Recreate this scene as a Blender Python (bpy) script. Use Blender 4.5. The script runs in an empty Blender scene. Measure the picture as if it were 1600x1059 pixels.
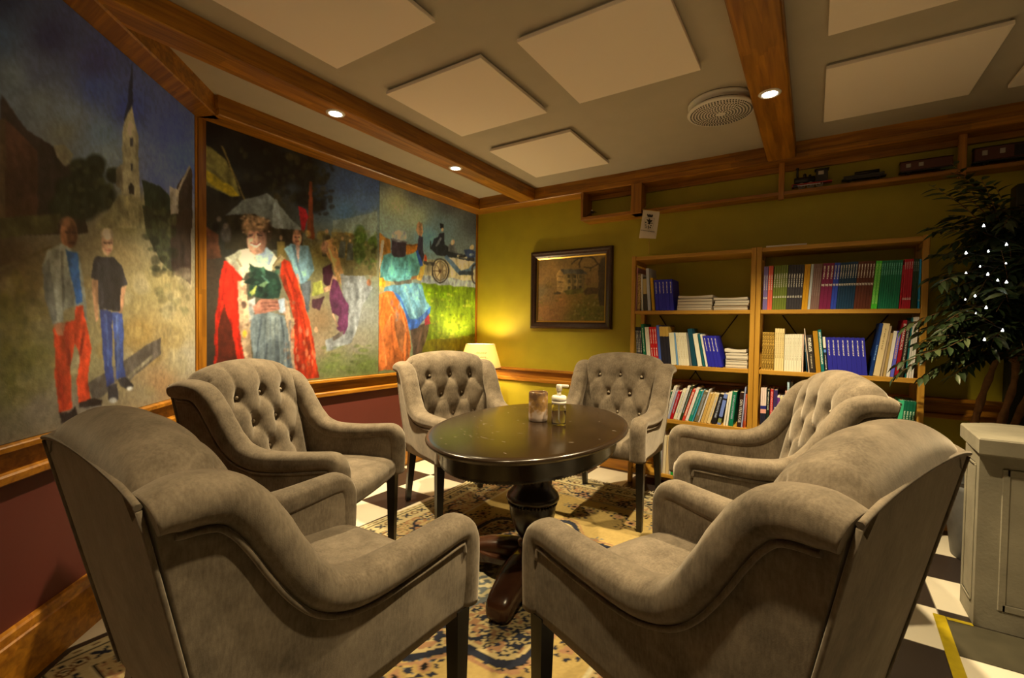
import bpy, math, random
import numpy as np
from mathutils import Vector, Matrix
rng = random.Random(7)
PI = math.pi
SC = bpy.context.scene
COL = SC.collection

# ---------------------------------------------------------------- camera
FPX, YAW, PITCH, ROLL = 717.8, -0.57986, 0.025537, -0.014052
CAM = np.array([0.0, 0.0, 1.2])
def cam_axes():
    cy, sy, cp, sp, cr, sr = math.cos(YAW), math.sin(YAW), math.cos(PITCH), math.sin(PITCH), math.cos(ROLL), math.sin(ROLL)
    fwd = np.array([sy*cp, cy*cp, -sp]); right = np.array([cy, -sy, 0.0]); down = np.cross(fwd, right)
    return np.array([right*cr+down*sr, -right*sr+down*cr, fwd])
AX = cam_axes()
cd = bpy.data.cameras.new('camera'); cam = bpy.data.objects.new('camera', cd); COL.objects.link(cam)
cd.sensor_width = 36.0; cd.lens = FPX/1600*36.0; cd.clip_start = 0.02
R3 = Matrix((AX[0], -AX[1], -AX[2])).transposed()
cam.matrix_world = Matrix.Translation(Vector(CAM)) @ R3.to_4x4()
SC.camera = cam

# ---------------------------------------------------------------- exposure, world
vs = SC.view_settings
vs.view_transform = 'Standard'; vs.look = 'None'; vs.gamma = 1.0; vs.use_curve_mapping = False
vs.exposure = 0.78
SC.cycles.max_bounces = 8; SC.cycles.diffuse_bounces = 5; SC.cycles.use_denoising = True
SC.cycles.sample_clamp_indirect = 6.0
w = bpy.data.worlds.new('world'); SC.world = w; w.use_nodes = True
w.node_tree.nodes['Background'].inputs[0].default_value = (1.0, 0.80, 0.52, 1)
w.node_tree.nodes['Background'].inputs[1].default_value = 0.02
WARM = (1.0, 0.785, 0.44)
SPOT_W = 190.0
LAMP_W = 13.0
FILL_W = 9.0

# measured layout (metres): x along the back wall, y towards it
CEIL = 2.47; SOFF = 2.357
BACK_Y = 3.80; LEFT_X = -2.947
CORNER = np.array([-2.947, 1.20]); DIAG = np.array([0.677, -0.736])   # the diagonal wall's plan line
DIAGN = np.array([0.736, 0.677])
BEAMZ = 2.365

# ---------------------------------------------------------------- picture geometry (measuring only)
def ray(px, py): return AX.T @ np.array([(px-800)/FPX, (py-529.5)/FPX, 1.0])
def on_y(px, py, Y): d = ray(px, py); return CAM + d*(Y-CAM[1])/d[1]
def on_x(px, py, X): d = ray(px, py); return CAM + d*(X-CAM[0])/d[0]
def on_z(px, py, Z): d = ray(px, py); return CAM + d*(Z-CAM[2])/d[2]
def proj(P):
    q = (np.asarray(P)-CAM) @ AX.T
    return 800+FPX*q[..., 0]/q[..., 2], 529.5+FPX*q[..., 1]/q[..., 2]

# ---------------------------------------------------------------- objects
def tag(o, label=None, cat=None, group=None, kind=None):
    if label: o['label'] = label
    if cat: o['category'] = cat
    if group: o['group'] = group
    if kind: o['kind'] = kind
    return o
def empty(name, loc=(0, 0, 0), rz=0, label=None, cat=None, group=None):
    o = bpy.data.objects.new(name, None); COL.objects.link(o); o.empty_display_size = 0.1
    o.location = loc; o.rotation_euler = (0, 0, rz)
    return tag(o, label, cat, group)
def copy_tree(o, parent=None):
    c = o.copy(); COL.objects.link(c); c.parent = parent
    for ch in KIDS.get(o.name, []): 
        n = copy_tree(ch, c); KIDS.setdefault(c.name, []).append(n)
    return c
KIDS = {}

class MB:
    """collects faces, then links them as ONE mesh object"""
    def __init__(s): s.v = []; s.f = []; s.m = []; s.sm = []
    def add(s, vs_, fs, mat=0, smooth=False):
        b = len(s.v); s.v += [tuple(map(float, p)) for p in vs_]
        for f in fs: s.f.append(tuple(b+i for i in f)); s.m.append(mat); s.sm.append(smooth)
        return s
    def box(s, x0, x1, y0, y1, z0, z1, mat=0, bev=0.0):
        if bev <= 0:
            v = [(x, y, z) for z in (z0, z1) for y in (y0, y1) for x in (x0, x1)]
            return s.add(v, [(0, 2, 3, 1), (4, 5, 7, 6), (0, 1, 5, 4), (2, 6, 7, 3), (0, 4, 6, 2), (1, 3, 7, 5)], mat)
        b = min(bev, (x1-x0)*.45, (y1-y0)*.45, (z1-z0)*.45)
        return s.loft([[(x0+i, y0+i+k, z), (x0+i+k, y0+i, z), (x1-i-k, y0+i, z), (x1-i, y0+i+k, z), (x1-i, y1-i-k, z), (x1-i-k, y1-i, z), (x0+i+k, y1-i, z), (x0+i, y1-i-k, z)]
                       for i, k, z in ((b, b*.6, z0), (0, b, z0+b), (0, b, z1-b), (b, b*.6, z1))], mat, caps=True)
    def loft(s, rings, mat=0, caps=True, closed=True, smooth=False):
        n = len(rings[0]); v = [p for r in rings for p in r]; f = []
        for i in range(len(rings)-1):
            for j in range(n if closed else n-1):
                k = (j+1) % n
                f.append((i*n+j, i*n+k, (i+1)*n+k, (i+1)*n+j))
        s.add(v, f, mat, smooth)
        if caps and closed:
            s.add(rings[0], [tuple(range(n))[::-1]], mat); s.add(rings[-1], [tuple(range(n))], mat)
        return s
    def prism(s, poly, z0, z1, mat=0, bev=0.0):
        if bev: 
            c = np.mean(np.array(poly), axis=0)
            ins = [tuple(np.array(p)+(c-np.array(p))/max(1e-6, np.hypot(*(c-np.array(p))))*bev) for p in poly]
            return s.loft([[(x, y, z0) for x, y in ins], [(x, y, z0+bev) for x, y in poly], [(x, y, z1-bev) for x, y in poly], [(x, y, z1) for x, y in ins]], mat)
        return s.loft([[(x, y, z0) for x, y in poly], [(x, y, z1) for x, y in poly]], mat)
    def extrude(s, prof, a, b, up=(0, 0, 1), out=(0, 1, 0), mat=0):
        """profile of (out, up) points swept straight from a to b"""
        a, b, up, out = map(np.array, (a, b, up, out))
        return s.loft([[p+out*o+up*u for o, u in prof] for p in (a, b)], mat)
    def tube(s, pts, r, n=8, mat=0, caps=True, smooth=True):
        pts = [np.array(p, float) for p in pts]; rings = []
        rr = r if hasattr(r, '__len__') else [r]*len(pts)
        ref = None
        for i, p in enumerate(pts):
            t = pts[min(i+1, len(pts)-1)]-pts[max(i-1, 0)]; t = t/(np.linalg.norm(t)+1e-12)
            if ref is None: ref = np.array([0, 0, 1.0]) if abs(t[2]) < .9 else np.array([1.0, 0, 0])
            a = np.cross(t, ref); a /= np.linalg.norm(a)+1e-12; b = np.cross(a, t); ref = b
            rings.append([p+rr[i]*(math.cos(q)*a+math.sin(q)*b) for q in [2*PI*k/n for k in range(n)]])
        return s.loft(rings, mat, caps, smooth=smooth)
    def lathe(s, prof, c=(0, 0, 0), n=32, mat=0, sx=1.0, sy=1.0, smooth=True, caps=True):
        rings = [[(c[0]+r*sx*math.cos(2*PI*k/n), c[1]+r*sy*math.sin(2*PI*k/n), c[2]+z) for k in range(n)] for r, z in prof]
        return s.loft(rings, mat, caps, smooth=smooth)
    def ball(s, c, r, n=10, mat=0, sz=1.0):
        return s.lathe([(max(1e-4, r*math.sin(PI*i/n)), -r*sz*math.cos(PI*i/n)) for i in range(n+1)], c, n=max(8, n), mat=mat)
    def grid(s, P, mat=0, smooth=True):
        P = np.asarray(P); a, b = P.shape[:2]
        f = [(i*b+j, (i+1)*b+j, (i+1)*b+j+1, i*b+j+1) for i in range(a-1) for j in range(b-1)]
        return s.add(P.reshape(-1, 3), f, mat, smooth)
    def xform(s, M, start=0):
        for i in range(start, len(s.v)): s.v[i] = tuple(M @ Vector(s.v[i]))
        return s
    def build(s, name, mats, parent=None, loc=None, fix=True):
        me = bpy.data.meshes.new(name); me.from_pydata(s.v, [], s.f)
        if not isinstance(mats, (list, tuple)): mats = [mats]
        for m in mats: me.materials.append(m)
        me.polygons.foreach_set('material_index', s.m); me.polygons.foreach_set('use_smooth', s.sm)
        if fix:
            import bmesh
            bm = bmesh.new(); bm.from_mesh(me); bmesh.ops.remove_doubles(bm, verts=bm.verts, dist=1e-5)
            bmesh.ops.recalc_face_normals(bm, faces=bm.faces); bm.to_mesh(me); bm.free()
        me.update()
        o = bpy.data.objects.new(name, me); COL.objects.link(o)
        if parent is not None: o.parent = parent; KIDS.setdefault(parent.name, []).append(o)
        if loc is not None: o.location = loc
        return o
def struct(name, mb, mat): return tag(mb.build(name, mat), kind='structure')

# ---------------------------------------------------------------- colours and materials
def lin(c): return tuple((v/255/12.92 if v/255 <= .04045 else ((v/255+.055)/1.055)**2.4) for v in c)
def node_mat(name):
    m = bpy.data.materials.new(name); m.use_nodes = True
    nt = m.node_tree; b = nt.nodes['Principled BSDF']
    return m, nt, b
def flat(name, col, rough=.5, metal=0.0, spec=.5, noise=0.0, nscale=40, bump=0.0, bscale=200, **kw):
    m, nt, b = node_mat(name); b.inputs['Base Color'].default_value = (*col, 1)
    b.inputs['Roughness'].default_value = rough; b.inputs['Metallic'].default_value = metal
    b.inputs['Specular IOR Level'].default_value = spec
    for k, v in kw.items(): b.inputs[k.replace('_', ' ')].default_value = v
    tc = nt.nodes.new('ShaderNodeTexCoord')
    if noise:
        n = nt.nodes.new('ShaderNodeTexNoise'); n.inputs['Scale'].default_value = nscale; n.inputs['Detail'].default_value = 5
        r = nt.nodes.new('ShaderNodeValToRGB')
        r.color_ramp.elements[0].position = .3; r.color_ramp.elements[1].position = .72
        r.color_ramp.elements[0].color = (*[c*(1-noise) for c in col], 1); r.color_ramp.elements[1].color = (*[min(1, c*(1+noise)) for c in col], 1)
        nt.links.new(tc.outputs['Object'], n.inputs['Vector']); nt.links.new(n.outputs[0], r.inputs[0]); nt.links.new(r.outputs[0], b.inputs['Base Color'])
    if bump:
        n2 = nt.nodes.new('ShaderNodeTexNoise'); n2.inputs['Scale'].default_value = bscale; n2.inputs['Detail'].default_value = 3
        bp = nt.nodes.new('ShaderNodeBump'); bp.inputs['Strength'].default_value = bump; bp.inputs['Distance'].default_value = .004
        nt.links.new(tc.outputs['Object'], n2.inputs['Vector']); nt.links.new(n2.outputs[0], bp.inputs['Height']); nt.links.new(bp.outputs[0], b.inputs['Normal'])
    return m
def wood(name, dark, light, axis=0, rough=.38, staves=True, scale=1.0):
    """oiled wood: fine grain along one axis, glued staves of slightly different tone"""
    m, nt, b = node_mat(name); L = nt.links; N = nt.nodes.new
    tc = N('ShaderNodeTexCoord'); mp = N('ShaderNodeMapping')
    sc = [14*scale]*3; sc[axis] = .9*scale; mp.inputs['Scale'].default_value = sc
    L.new(tc.outputs['Object'], mp.inputs['Vector'])
    n = N('ShaderNodeTexNoise'); n.inputs['Scale'].default_value = 3.0; n.inputs['Detail'].default_value = 8; n.inputs['Distortion'].default_value = .6
    L.new(mp.outputs[0], n.inputs['Vector'])
    r = N('ShaderNodeValToRGB'); r.color_ramp.elements[0].position = .32; r.color_ramp.elements[1].position = .68
    r.color_ramp.elements[0].color = (*dark, 1); r.color_ramp.elements[1].color = (*light, 1)
    L.new(n.outputs[0], r.inputs[0]); out = r.outputs[0]
    if staves:
        mp2 = N('ShaderNodeMapping'); s2 = [22.0]*3; s2[axis] = 2.6; mp2.inputs['Scale'].default_value = s2
        L.new(tc.outputs['Object'], mp2.inputs['Vector'])
        v = N('ShaderNodeTexVoronoi'); v.distance = 'CHEBYCHEV'; v.inputs['Scale'].default_value = 1.0; v.inputs['Randomness'].default_value = .55
        L.new(mp2.outputs[0], v.inputs['Vector'])
        hs = N('ShaderNodeHueSaturation'); mr = N('ShaderNodeMapRange')
        mr.inputs['To Min'].default_value = .72; mr.inputs['To Max'].default_value = 1.18
        L.new(v.outputs['Color'], mr.inputs['Value']); L.new(mr.outputs[0], hs.inputs['Value']); L.new(out, hs.inputs['Color']); out = hs.outputs[0]
    L.new(out, b.inputs['Base Color']); b.inputs['Roughness'].default_value = rough
    bp = N('ShaderNodeBump'); bp.inputs['Strength'].default_value = .12; bp.inputs['Distance'].default_value = .003
    L.new(n.outputs[0], bp.inputs['Height']); L.new(bp.outputs[0], b.inputs['Normal'])
    return m
def attr_mat(name, rough=.55, bump=.0, bscale=180, spec=.4):
    m, nt, b = node_mat(name); a = nt.nodes.new('ShaderNodeVertexColor'); a.layer_name = 'pigment'
    nt.links.new(a.outputs[0], b.inputs['Base Color']); b.inputs['Roughness'].default_value = rough; b.inputs['Specular IOR Level'].default_value = spec
    if bump:
        tc = nt.nodes.new('ShaderNodeTexCoord'); n2 = nt.nodes.new('ShaderNodeTexNoise'); n2.inputs['Scale'].default_value = bscale; n2.inputs['Detail'].default_value = 4
        bp = nt.nodes.new('ShaderNodeBump'); bp.inputs['Strength'].default_value = bump; bp.inputs['Distance'].default_value = .003
        nt.links.new(tc.outputs['Object'], n2.inputs['Vector']); nt.links.new(n2.outputs[0], bp.inputs['Height']); nt.links.new(bp.outputs[0], b.inputs['Normal'])
    return m

WOOD_D, WOOD_L = (.22, .078, .006), (.46, .195, .014)
M = {}
M['wood_x'] = wood('oiled_oak_x', WOOD_D, WOOD_L, 0); M['wood_y'] = wood('oiled_oak_y', WOOD_D, WOOD_L, 1); M['wood_z'] = wood('oiled_oak_z', WOOD_D, WOOD_L, 2)
PINE_D, PINE_L = (.44, .22, .025), (.58, .32, .045)
M['pine_x'] = wood('pine_x', PINE_D, PINE_L, 0, .45, False); M['pine_y'] = wood('pine_y', PINE_D, PINE_L, 1, .45, False); M['pine_z'] = wood('pine_z', PINE_D, PINE_L, 2, .45, False)
M['olive'] = flat('olive_paint', (.40, .335, .014), .55, noise=.06, nscale=6, bump=.08, bscale=260)
M['maroon'] = flat('maroon_paint', (.105, .018, .012), .6, noise=.06, nscale=5)
M['plain_wall'] = flat('plaster', (.30, .25, .14), .8)
M['ceiling'] = flat('ceiling_paint', (.44, .39, .30), .85, noise=.03, nscale=8)
M['panel'] = flat('acoustic_panel', (.84, .74, .62), .9, bump=.15, bscale=500)
M['panel_edge'] = flat('panel_edge', (.42, .38, .31), .8)
M['white_plastic'] = flat('white_plastic', (.74, .70, .62), .4)
M['dark'] = flat('dark_gap', (.015, .012, .01), .8)
M['black_lacquer'] = flat('black_lacquer', (.006, .005, .0045), .35)
M['chrome'] = flat('brushed_steel', (.6, .58, .55), .3, metal=1.0)

def fabric():
    m, nt, b = node_mat('taupe_velvet'); L = nt.links; N = nt.nodes.new
    tc = N('ShaderNodeTexCoord')
    n = N('ShaderNodeTexNoise'); n.inputs['Scale'].default_value = 9; n.inputs['Detail'].default_value = 9; n.inputs['Roughness'].default_value = .72
    mp = N('ShaderNodeMapping'); mp.inputs['Scale'].default_value = (60, 60, 14)
    n3 = N('ShaderNodeTexNoise'); n3.inputs['Scale'].default_value = 3; n3.inputs['Detail'].default_value = 4
    L.new(tc.outputs['Object'], n.inputs['Vector']); L.new(tc.outputs['Object'], mp.inputs['Vector']); L.new(mp.outputs[0], n3.inputs['Vector'])
    mx = N('ShaderNodeMath'); mx.operation = 'MULTIPLY_ADD'; mx.inputs[1].default_value = .35
    L.new(n3.outputs[0], mx.inputs[0]); L.new(n.outputs[0], mx.inputs[2])
    r = N('ShaderNodeValToRGB'); r.color_ramp.elements[0].position = .48; r.color_ramp.elements[1].position = .84
    r.color_ramp.elements[0].color = (.070, .054, .038, 1); r.color_ramp.elements[1].color = (.190, .152, .111, 1)
    L.new(mx.outputs[0], r.inputs[0]); L.new(r.outputs[0], b.inputs['Base Color'])
    b.inputs['Roughness'].default_value = .9; b.inputs['Specular IOR Level'].default_value = .15
    b.inputs['Sheen Weight'].default_value = .35; b.inputs['Sheen Roughness'].default_value = .45; b.inputs['Sheen Tint'].default_value = (.9, .8, .68, 1)
    n2 = N('ShaderNodeTexNoise'); n2.inputs['Scale'].default_value = 420; bp = N('ShaderNodeBump'); bp.inputs['Strength'].default_value = .15; bp.inputs['Distance'].default_value = .002
    L.new(tc.outputs['Object'], n2.inputs['Vector']); L.new(n2.outputs[0], bp.inputs['Height']); L.new(bp.outputs[0], b.inputs['Normal'])
    return m
M['fabric'] = fabric()

def glow(name, col, strength):
    m, nt, b = node_mat(name); b.inputs['Base Color'].default_value = (.8, .8, .8, 1)
    b.inputs['Emission Color'].default_value = (*col, 1); b.inputs['Emission Strength'].default_value = strength
    return m
M['lens'] = glow('lamp_lens', (1, .93, .8), 14)

# ================================================================ the room
def tiles():
    m, nt, b = node_mat('checker_tiles'); L = nt.links; N = nt.nodes.new
    g = N('ShaderNodeNewGeometry'); mp = N('ShaderNodeMapping'); mp.vector_type = 'TEXTURE'
    mp.inputs['Location'].default_value = (.48, 2.672, 0); mp.inputs['Rotation'].default_value = (0, 0, -.018); mp.inputs['Scale'].default_value = (.337, .337, .337)
    L.new(g.outputs['Position'], mp.inputs['Vector'])
    zf = N('ShaderNodeVectorMath'); zf.operation = 'MULTIPLY_ADD'; zf.inputs[1].default_value = (1, 1, 0); zf.inputs[2].default_value = (0, 0, .5)
    L.new(mp.outputs[0], zf.inputs[0])
    ck = N('ShaderNodeTexChecker'); ck.inputs['Scale'].default_value = 1.0
    ck.inputs['Color1'].default_value = (.030, .022, .020, 1); ck.inputs['Color2'].default_value = (.70, .64, .52, 1)
    L.new(zf.outputs[0], ck.inputs['Vector'])
    n = N('ShaderNodeTexNoise'); n.inputs['Scale'].default_value = 5; n.inputs['Detail'].default_value = 5; L.new(g.outputs['Position'], n.inputs['Vector'])
    mr = N('ShaderNodeMapRange'); mr.inputs['To Min'].default_value = .86; mr.inputs['To Max'].default_value = 1.1; L.new(n.outputs[0], mr.inputs['Value'])
    hs = N('ShaderNodeHueSaturation'); L.new(mr.outputs[0], hs.inputs['Value']); L.new(ck.outputs[0], hs.inputs['Color'])
    # thin joints
    sp = N('ShaderNodeSeparateXYZ'); L.new(mp.outputs[0], sp.inputs[0])
    jt = []
    for i in range(2):
        pp = N('ShaderNodeMath'); pp.operation = 'PINGPONG'; pp.inputs[1].default_value = .5; L.new(sp.outputs[i], pp.inputs[0])
        lt = N('ShaderNodeMath'); lt.operation = 'LESS_THAN'; lt.inputs[1].default_value = .006; L.new(pp.outputs[0], lt.inputs[0]); jt.append(lt)
    mxm = N('ShaderNodeMath'); mxm.operation = 'MAXIMUM'; L.new(jt[0].outputs[0], mxm.inputs[0]); L.new(jt[1].outputs[0], mxm.inputs[1])
    mix = N('ShaderNodeMix'); mix.data_type = 'RGBA'; L.new(mxm.outputs[0], mix.inputs[0]); L.new(hs.outputs[0], mix.inputs[6]); mix.inputs[7].default_value = (.22, .19, .15, 1)
    L.new(mix.outputs[2], b.inputs['Base Color']); b.inputs['Roughness'].default_value = .32
    return m
M['tiles'] = tiles()
X1, Y0 = 4.2, -3.2
dl = (CORNER[1]-Y0)/-DIAG[1]; DEND = CORNER+DIAG*dl      # the diagonal wall runs on past the camera
struct('floor', MB().box(-3.4, X1+.2, Y0-.2, BACK_Y+.2, -.06, 0), M['tiles'])
struct('ceiling', MB().box(-3.4, X1+.2, Y0-.2, BACK_Y+.2, CEIL, CEIL+.08), M['ceiling'])
struct('wall_back', MB().box(LEFT_X-.1, X1+.1, BACK_Y, BACK_Y+.1, 0, CEIL), M['olive'])
def wall_strip(name, a, b, n, z0, z1, mat, t=.1):
    a, b, n = map(np.array, (a, b, n))
    return struct(name, MB().prism([tuple(a), tuple(b), tuple(b-n*t), tuple(a-n*t)], z0, z1), mat)
wall_strip('wall_left', (LEFT_X, CORNER[1]-.02), (LEFT_X, BACK_Y), (1, 0), 0, CEIL, M['maroon'])
wall_strip('wall_diagonal', CORNER, DEND, DIAGN, 0, CEIL, M['maroon'])
struct('wall_right', MB().box(X1, X1+.1, Y0, BACK_Y, 0, CEIL), M['plain_wall'])
struct('wall_rear', MB().box(DEND[0]-.2, X1+.1, Y0-.1, Y0, 0, CEIL), M['plain_wall'])
# box cornice under the ceiling: soffit and fascia
def along(name, a, b, n, prof, mat, k0=0, k1=0):
    """profile (out, z) from plan point a to b, out along n; k = mitre slope at either end"""
    a, b, n = map(np.array, (a, b, n)); d = (b-a)/np.hypot(*(b-a))
    r = [[(*(p+n*o+d*o*k), z) for o, z in prof] for p, k in ((a, k0), (b, k1))]
    return struct(name, MB().loft(r), mat)
tk = math.tan(math.radians(45)); ta = (1-math.cos(math.acos(float(np.dot(DIAGN, (1, 0)))/1)))
ang = math.acos(float(DIAGN[0])); kd = math.tan(ang/2)
corn = [(0, SOFF), (.146, SOFF), (.154, SOFF+.006), (.154, SOFF+.04), (.148, SOFF+.044), (.148, CEIL), (0, CEIL)]
M['wood_d'] = wood('oiled_oak_d', WOOD_D, WOOD_L, 0)
along('trim_1', (LEFT_X, BACK_Y), (X1, BACK_Y), (0, -1), [(o*1.09, z) for o, z in corn], M['wood_x'], 1, 0)
along('trim_2', CORNER, (LEFT_X, BACK_Y), (1, 0), corn, M['wood_y'], kd, -1)
along('trim_3', CORNER, DEND, DIAGN, [(o*.87, z) for o, z in corn], M['wood_d'], -kd*-1*.0+.0, 0)
# dado rail
rail = [(0, .680), (.026, .680), (.030, .684), (.030, .706), (.024, .712), (.012, .716), (.012, .778), (.030, .782), (.046, .788), (.046, .803), (.042, .807), (0, .807)]
along('trim_4', (LEFT_X, BACK_Y), (X1, BACK_Y), (0, -1), rail, M['wood_x'], 1, 0)
along('trim_5', CORNER, (LEFT_X, BACK_Y), (1, 0), rail, M['wood_y'], kd, -1)
along('trim_6', CORNER, DEND, DIAGN, rail, M['wood_d'], -kd, 0)
base = [(0, 0), (.034, 0), (.034, .168), (.028, .172), (.024, .196), (.018, .202), (0, .202)]
along('baseboard_back', (LEFT_X, BACK_Y), (X1, BACK_Y), (0, -1), base, M['wood_x'], 1, 0)
along('baseboard_left', CORNER, (LEFT_X, BACK_Y), (1, 0), base, M['wood_y'], kd, -1)
along('baseboard_diagonal', CORNER, DEND, DIAGN, base, M['wood_d'], -kd, 0)
# corner strips between the murals
struct('trim_7', MB().box(LEFT_X, LEFT_X+.022, BACK_Y-.028, BACK_Y, .807, SOFF), M['wood_z'])
struct('trim_8', MB().box(LEFT_X, LEFT_X+.020, CORNER[1]+.012, CORNER[1]+.052, .807, SOFF), M['wood_z'])
p0 = CORNER+DIAG*.004; p1 = CORNER+DIAG*.03
struct('trim_9', MB().prism([tuple(p0), tuple(p1), tuple(p1+DIAGN*.02), tuple(p0+DIAGN*.02)], .807, SOFF), M['wood_z'])
# beams with a fine bead along the lower edge
def beam(name, x0, x1, y0, y1):
    mb = MB().box(x0, x1, y0, y1, BEAMZ, CEIL, bev=.004)
    mb.box(x0-.003, x0+.002, y0, y1, BEAMZ+.010, BEAMZ+.016); mb.box(x1-.002, x1+.003, y0, y1, BEAMZ+.010, BEAMZ+.016)
    return struct(name, mb, M['wood_y'])
beam('trim_10', -2.312, -2.156, -2.2, 3.64); beam('trim_11', -.292, -.126, Y0, 3.64); beam('trim_12', 1.90, 2.06, Y0, 3.64)
# dark pilaster behind the tree
struct('trim_13', MB().box(.93, 1.5, 3.70, 3.80, 0, 2.04, bev=.006), flat('dark_green_paint', (.020, .022, .010), .6))

# ---------------------------------------------------------------- recessed spots in the beams
def spot(x, y, label, power=SPOT_W, size=104, blend=.75):
    t = empty('spotlight', (x, y, BEAMZ), 0, label, 'spotlight', 'recessed spotlights in the beams')
    MB().lathe([(.033, -.0015), (.036, -.006), (.047, -.005), (.051, -.001), (.051, 0), (.033, 0)], n=28, caps=False).build('trim_ring', M['white_plastic'], t)
    MB().lathe([(.0335, -.003), (.022, -.0065), (.001, -.0080)], n=24).build('lens', M['lens'], t)
    ld = bpy.data.lights.new('spot_beam', 'SPOT'); ld.energy = power; ld.color = WARM; ld.spot_size = math.radians(size); ld.spot_blend = blend; ld.shadow_soft_size = .028
    lo = bpy.data.objects.new('spot_beam', ld); COL.objects.link(lo); lo.parent = t; lo.location = (0, 0, -.014)
    return t
spot(-2.232, 1.601, 'bright recessed spotlight in left beam, nearer of its two in view')
spot(-2.232, 2.616, 'bright recessed spotlight in left beam, nearest the olive wall corner')
spot(-.208, 2.597, 'bright recessed spotlight in the right beam beside the round ceiling vent')
SP_HIDDEN = [(-.208, 1.58)]  # unseen spotlight added over the near chairs for more light
for hx, hy in SP_HIDDEN: spot(hx, hy, 'added unseen recessed spotlight in the right beam, over the near chairs', SPOT_W*.7)
spot(-.208, .50, 'added unseen dimmer spotlight in the right beam, almost above the camera', SPOT_W*.38)  # second unseen spotlight added to raise the light level

# ---------------------------------------------------------------- ceiling panels and vent
def cpanel(x0, x1, y0, y1, label):
    t = empty('ceiling_panel', ((x0+x1)/2, (y0+y1)/2, CEIL), 0, label, 'ceiling panel', 'white acoustic panels on the ceiling')
    w2, d2 = (x1-x0)/2, (y1-y0)/2
    MB().box(-w2, w2, -d2, d2, -.030, -.012, bev=.002).build('board', M['panel'], t)
    MB().box(-w2+.012, w2-.012, -d2+.012, d2-.012, -.012, -.0).build('backing_frame', M['panel_edge'], t)
    return t
cpanel(-1.965, -1.325, .78, 1.418, 'white square ceiling panel beside left beam, nearest the camera of its row')
cpanel(-1.953, -1.316, 1.712, 2.35, 'white square ceiling panel beside left beam, middle of its row of three')
cpanel(-1.951, -1.316, 2.65, 3.308, 'white square ceiling panel beside left beam, nearest the olive back wall')
cpanel(-1.113, -.48, 1.705, 2.348, 'large looking white ceiling panel between left beam and right beam, near round vent')
cpanel(.02, .65, 1.72, 2.36, 'white ceiling panel right of right beam, cut by the top edge of photo')
cpanel(.02, .645, 2.655, 3.315, 'white ceiling panel right of right beam, whole and closest to the back wall')
cpanel(.79, 1.42, 2.655, 3.33, 'white ceiling panel cut off by the right edge of photo')
t = empty('ceiling_vent', (-.463, 2.80, CEIL), 0, 'round cream ceiling vent with perforated face beside right beam', 'vent')
MB().lathe([(.160, 0), (.172, -.004), (.172, -.016), (.150, -.020), (.150, -.03)], n=48, caps=False).build('collar', M['white_plastic'], t)
MB().lathe([(.148, -.002), (.148, -.046)], n=40).build('throat', M['dark'], t)
MB().lathe([(.150, -.040), (.172, -.044), (.176, -.052), (.170, -.060), (.02, -.066), (.001, -.066)], n=56).build('face_plate', M['white_plastic'], t)
hb = MB()
for ring in range(2, 11):
    rr = .0155*ring; nh = int(rr*2*PI/.0150)
    for k in range(nh):
        a = 2*PI*k/nh+ring*.35
        zz = -.0665+.006*(rr-.02)/.15
        hb.lathe([(.0050, 0), (.0050, -.0012)], (rr*math.cos(a), rr*math.sin(a), zz), n=6, smooth=False)
tag(hb.build('perforations', M['dark'], t, fix=False), kind='stuff')
# ---------------------------------------------------------------- two unseen fill lamps added behind the camera to brighten the ceiling
def fill_lamp(x, y, label, power):
    t = empty('added_uplighter', (x, y, 0), 0, label, 'added lamp', 'added fill lamps behind the camera')
    MB().lathe([(.15, 0), (.15, .012), (.03, .03), (.012, .05), (.012, 1.62), (.02, 1.63)], n=28).build('stand', M['chrome'], t)
    MB().lathe([(.02, 1.62), (.10, 1.65), (.17, 1.72), (.19, 1.78), (.184, 1.78), (.165, 1.725), (.10, 1.66), (.02, 1.63)], n=36, caps=False).build('bowl', M['white_plastic'], t)
    ld = bpy.data.lights.new('fill_light', 'POINT'); ld.energy = power; ld.color = WARM; ld.shadow_soft_size = .07
    lo = bpy.data.objects.new('fill_light', ld); COL.objects.link(lo); lo.parent = t; lo.location = (0, 0, 1.76)
fill_lamp(-.55, -.95, 'added unseen fill lamp behind the camera by the diagonal wall', FILL_W)
fill_lamp(.75, -.75, 'added unseen fill lamp behind the camera at the right', FILL_W)
# ================================================================ oval table
M['espresso'] = flat('espresso_lacquer', (.014, .0075, .0045), .25, noise=.25, nscale=7, spec=.5)
M['table_top'] = flat('worn_table_top', (.020, .011, .005), .22, noise=.3, nscale=5, spec=.55, bump=.03, bscale=30)
M['base_brown'] = flat('brown_base_wood', (.045, .017, .008), .25, noise=.25, nscale=12)
TC = (-1.096, 1.872); TZ = .74; TROT = math.radians(-80.75+90)
tb = empty('oval_table', (TC[0], TC[1], .0072), TROT, 'dark oval pedestal table in the middle of the ring of armchairs', 'table')
A_, B_ = .43, .638          # across, along
def ell(off, z, n=96): return [((A_+off)*math.cos(2*PI*k/n), (B_+off)*math.sin(2*PI*k/n), z) for k in range(n)]
MB().loft([ell(-.06, .712), ell(-.018, .712), ell(-.012, .716), ell(-.010, .721), ell(-.002, .724), ell(0, .729), ell(-.003, .735), ell(-.012, .7385), ell(-.03, .74), ell(-.2, .74)], smooth=True).build('table_top', M['table_top'], tb)
ap = MB().loft([ell(-.075, .632), ell(-.062, .632), ell(-.058, .636), ell(-.060, .642), ell(-.055, .648), ell(-.055, .700), ell(-.050, .706), ell(-.050, .7118), ell(-.09, .7118)], smooth=True)
for k in range(190):
    a = 2*PI*k/190; ap.ball(((A_-.064)*math.cos(a), (B_-.064)*math.sin(a), .6325), .0034, n=5)
ap.build('apron', M['espresso'], tb)
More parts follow.
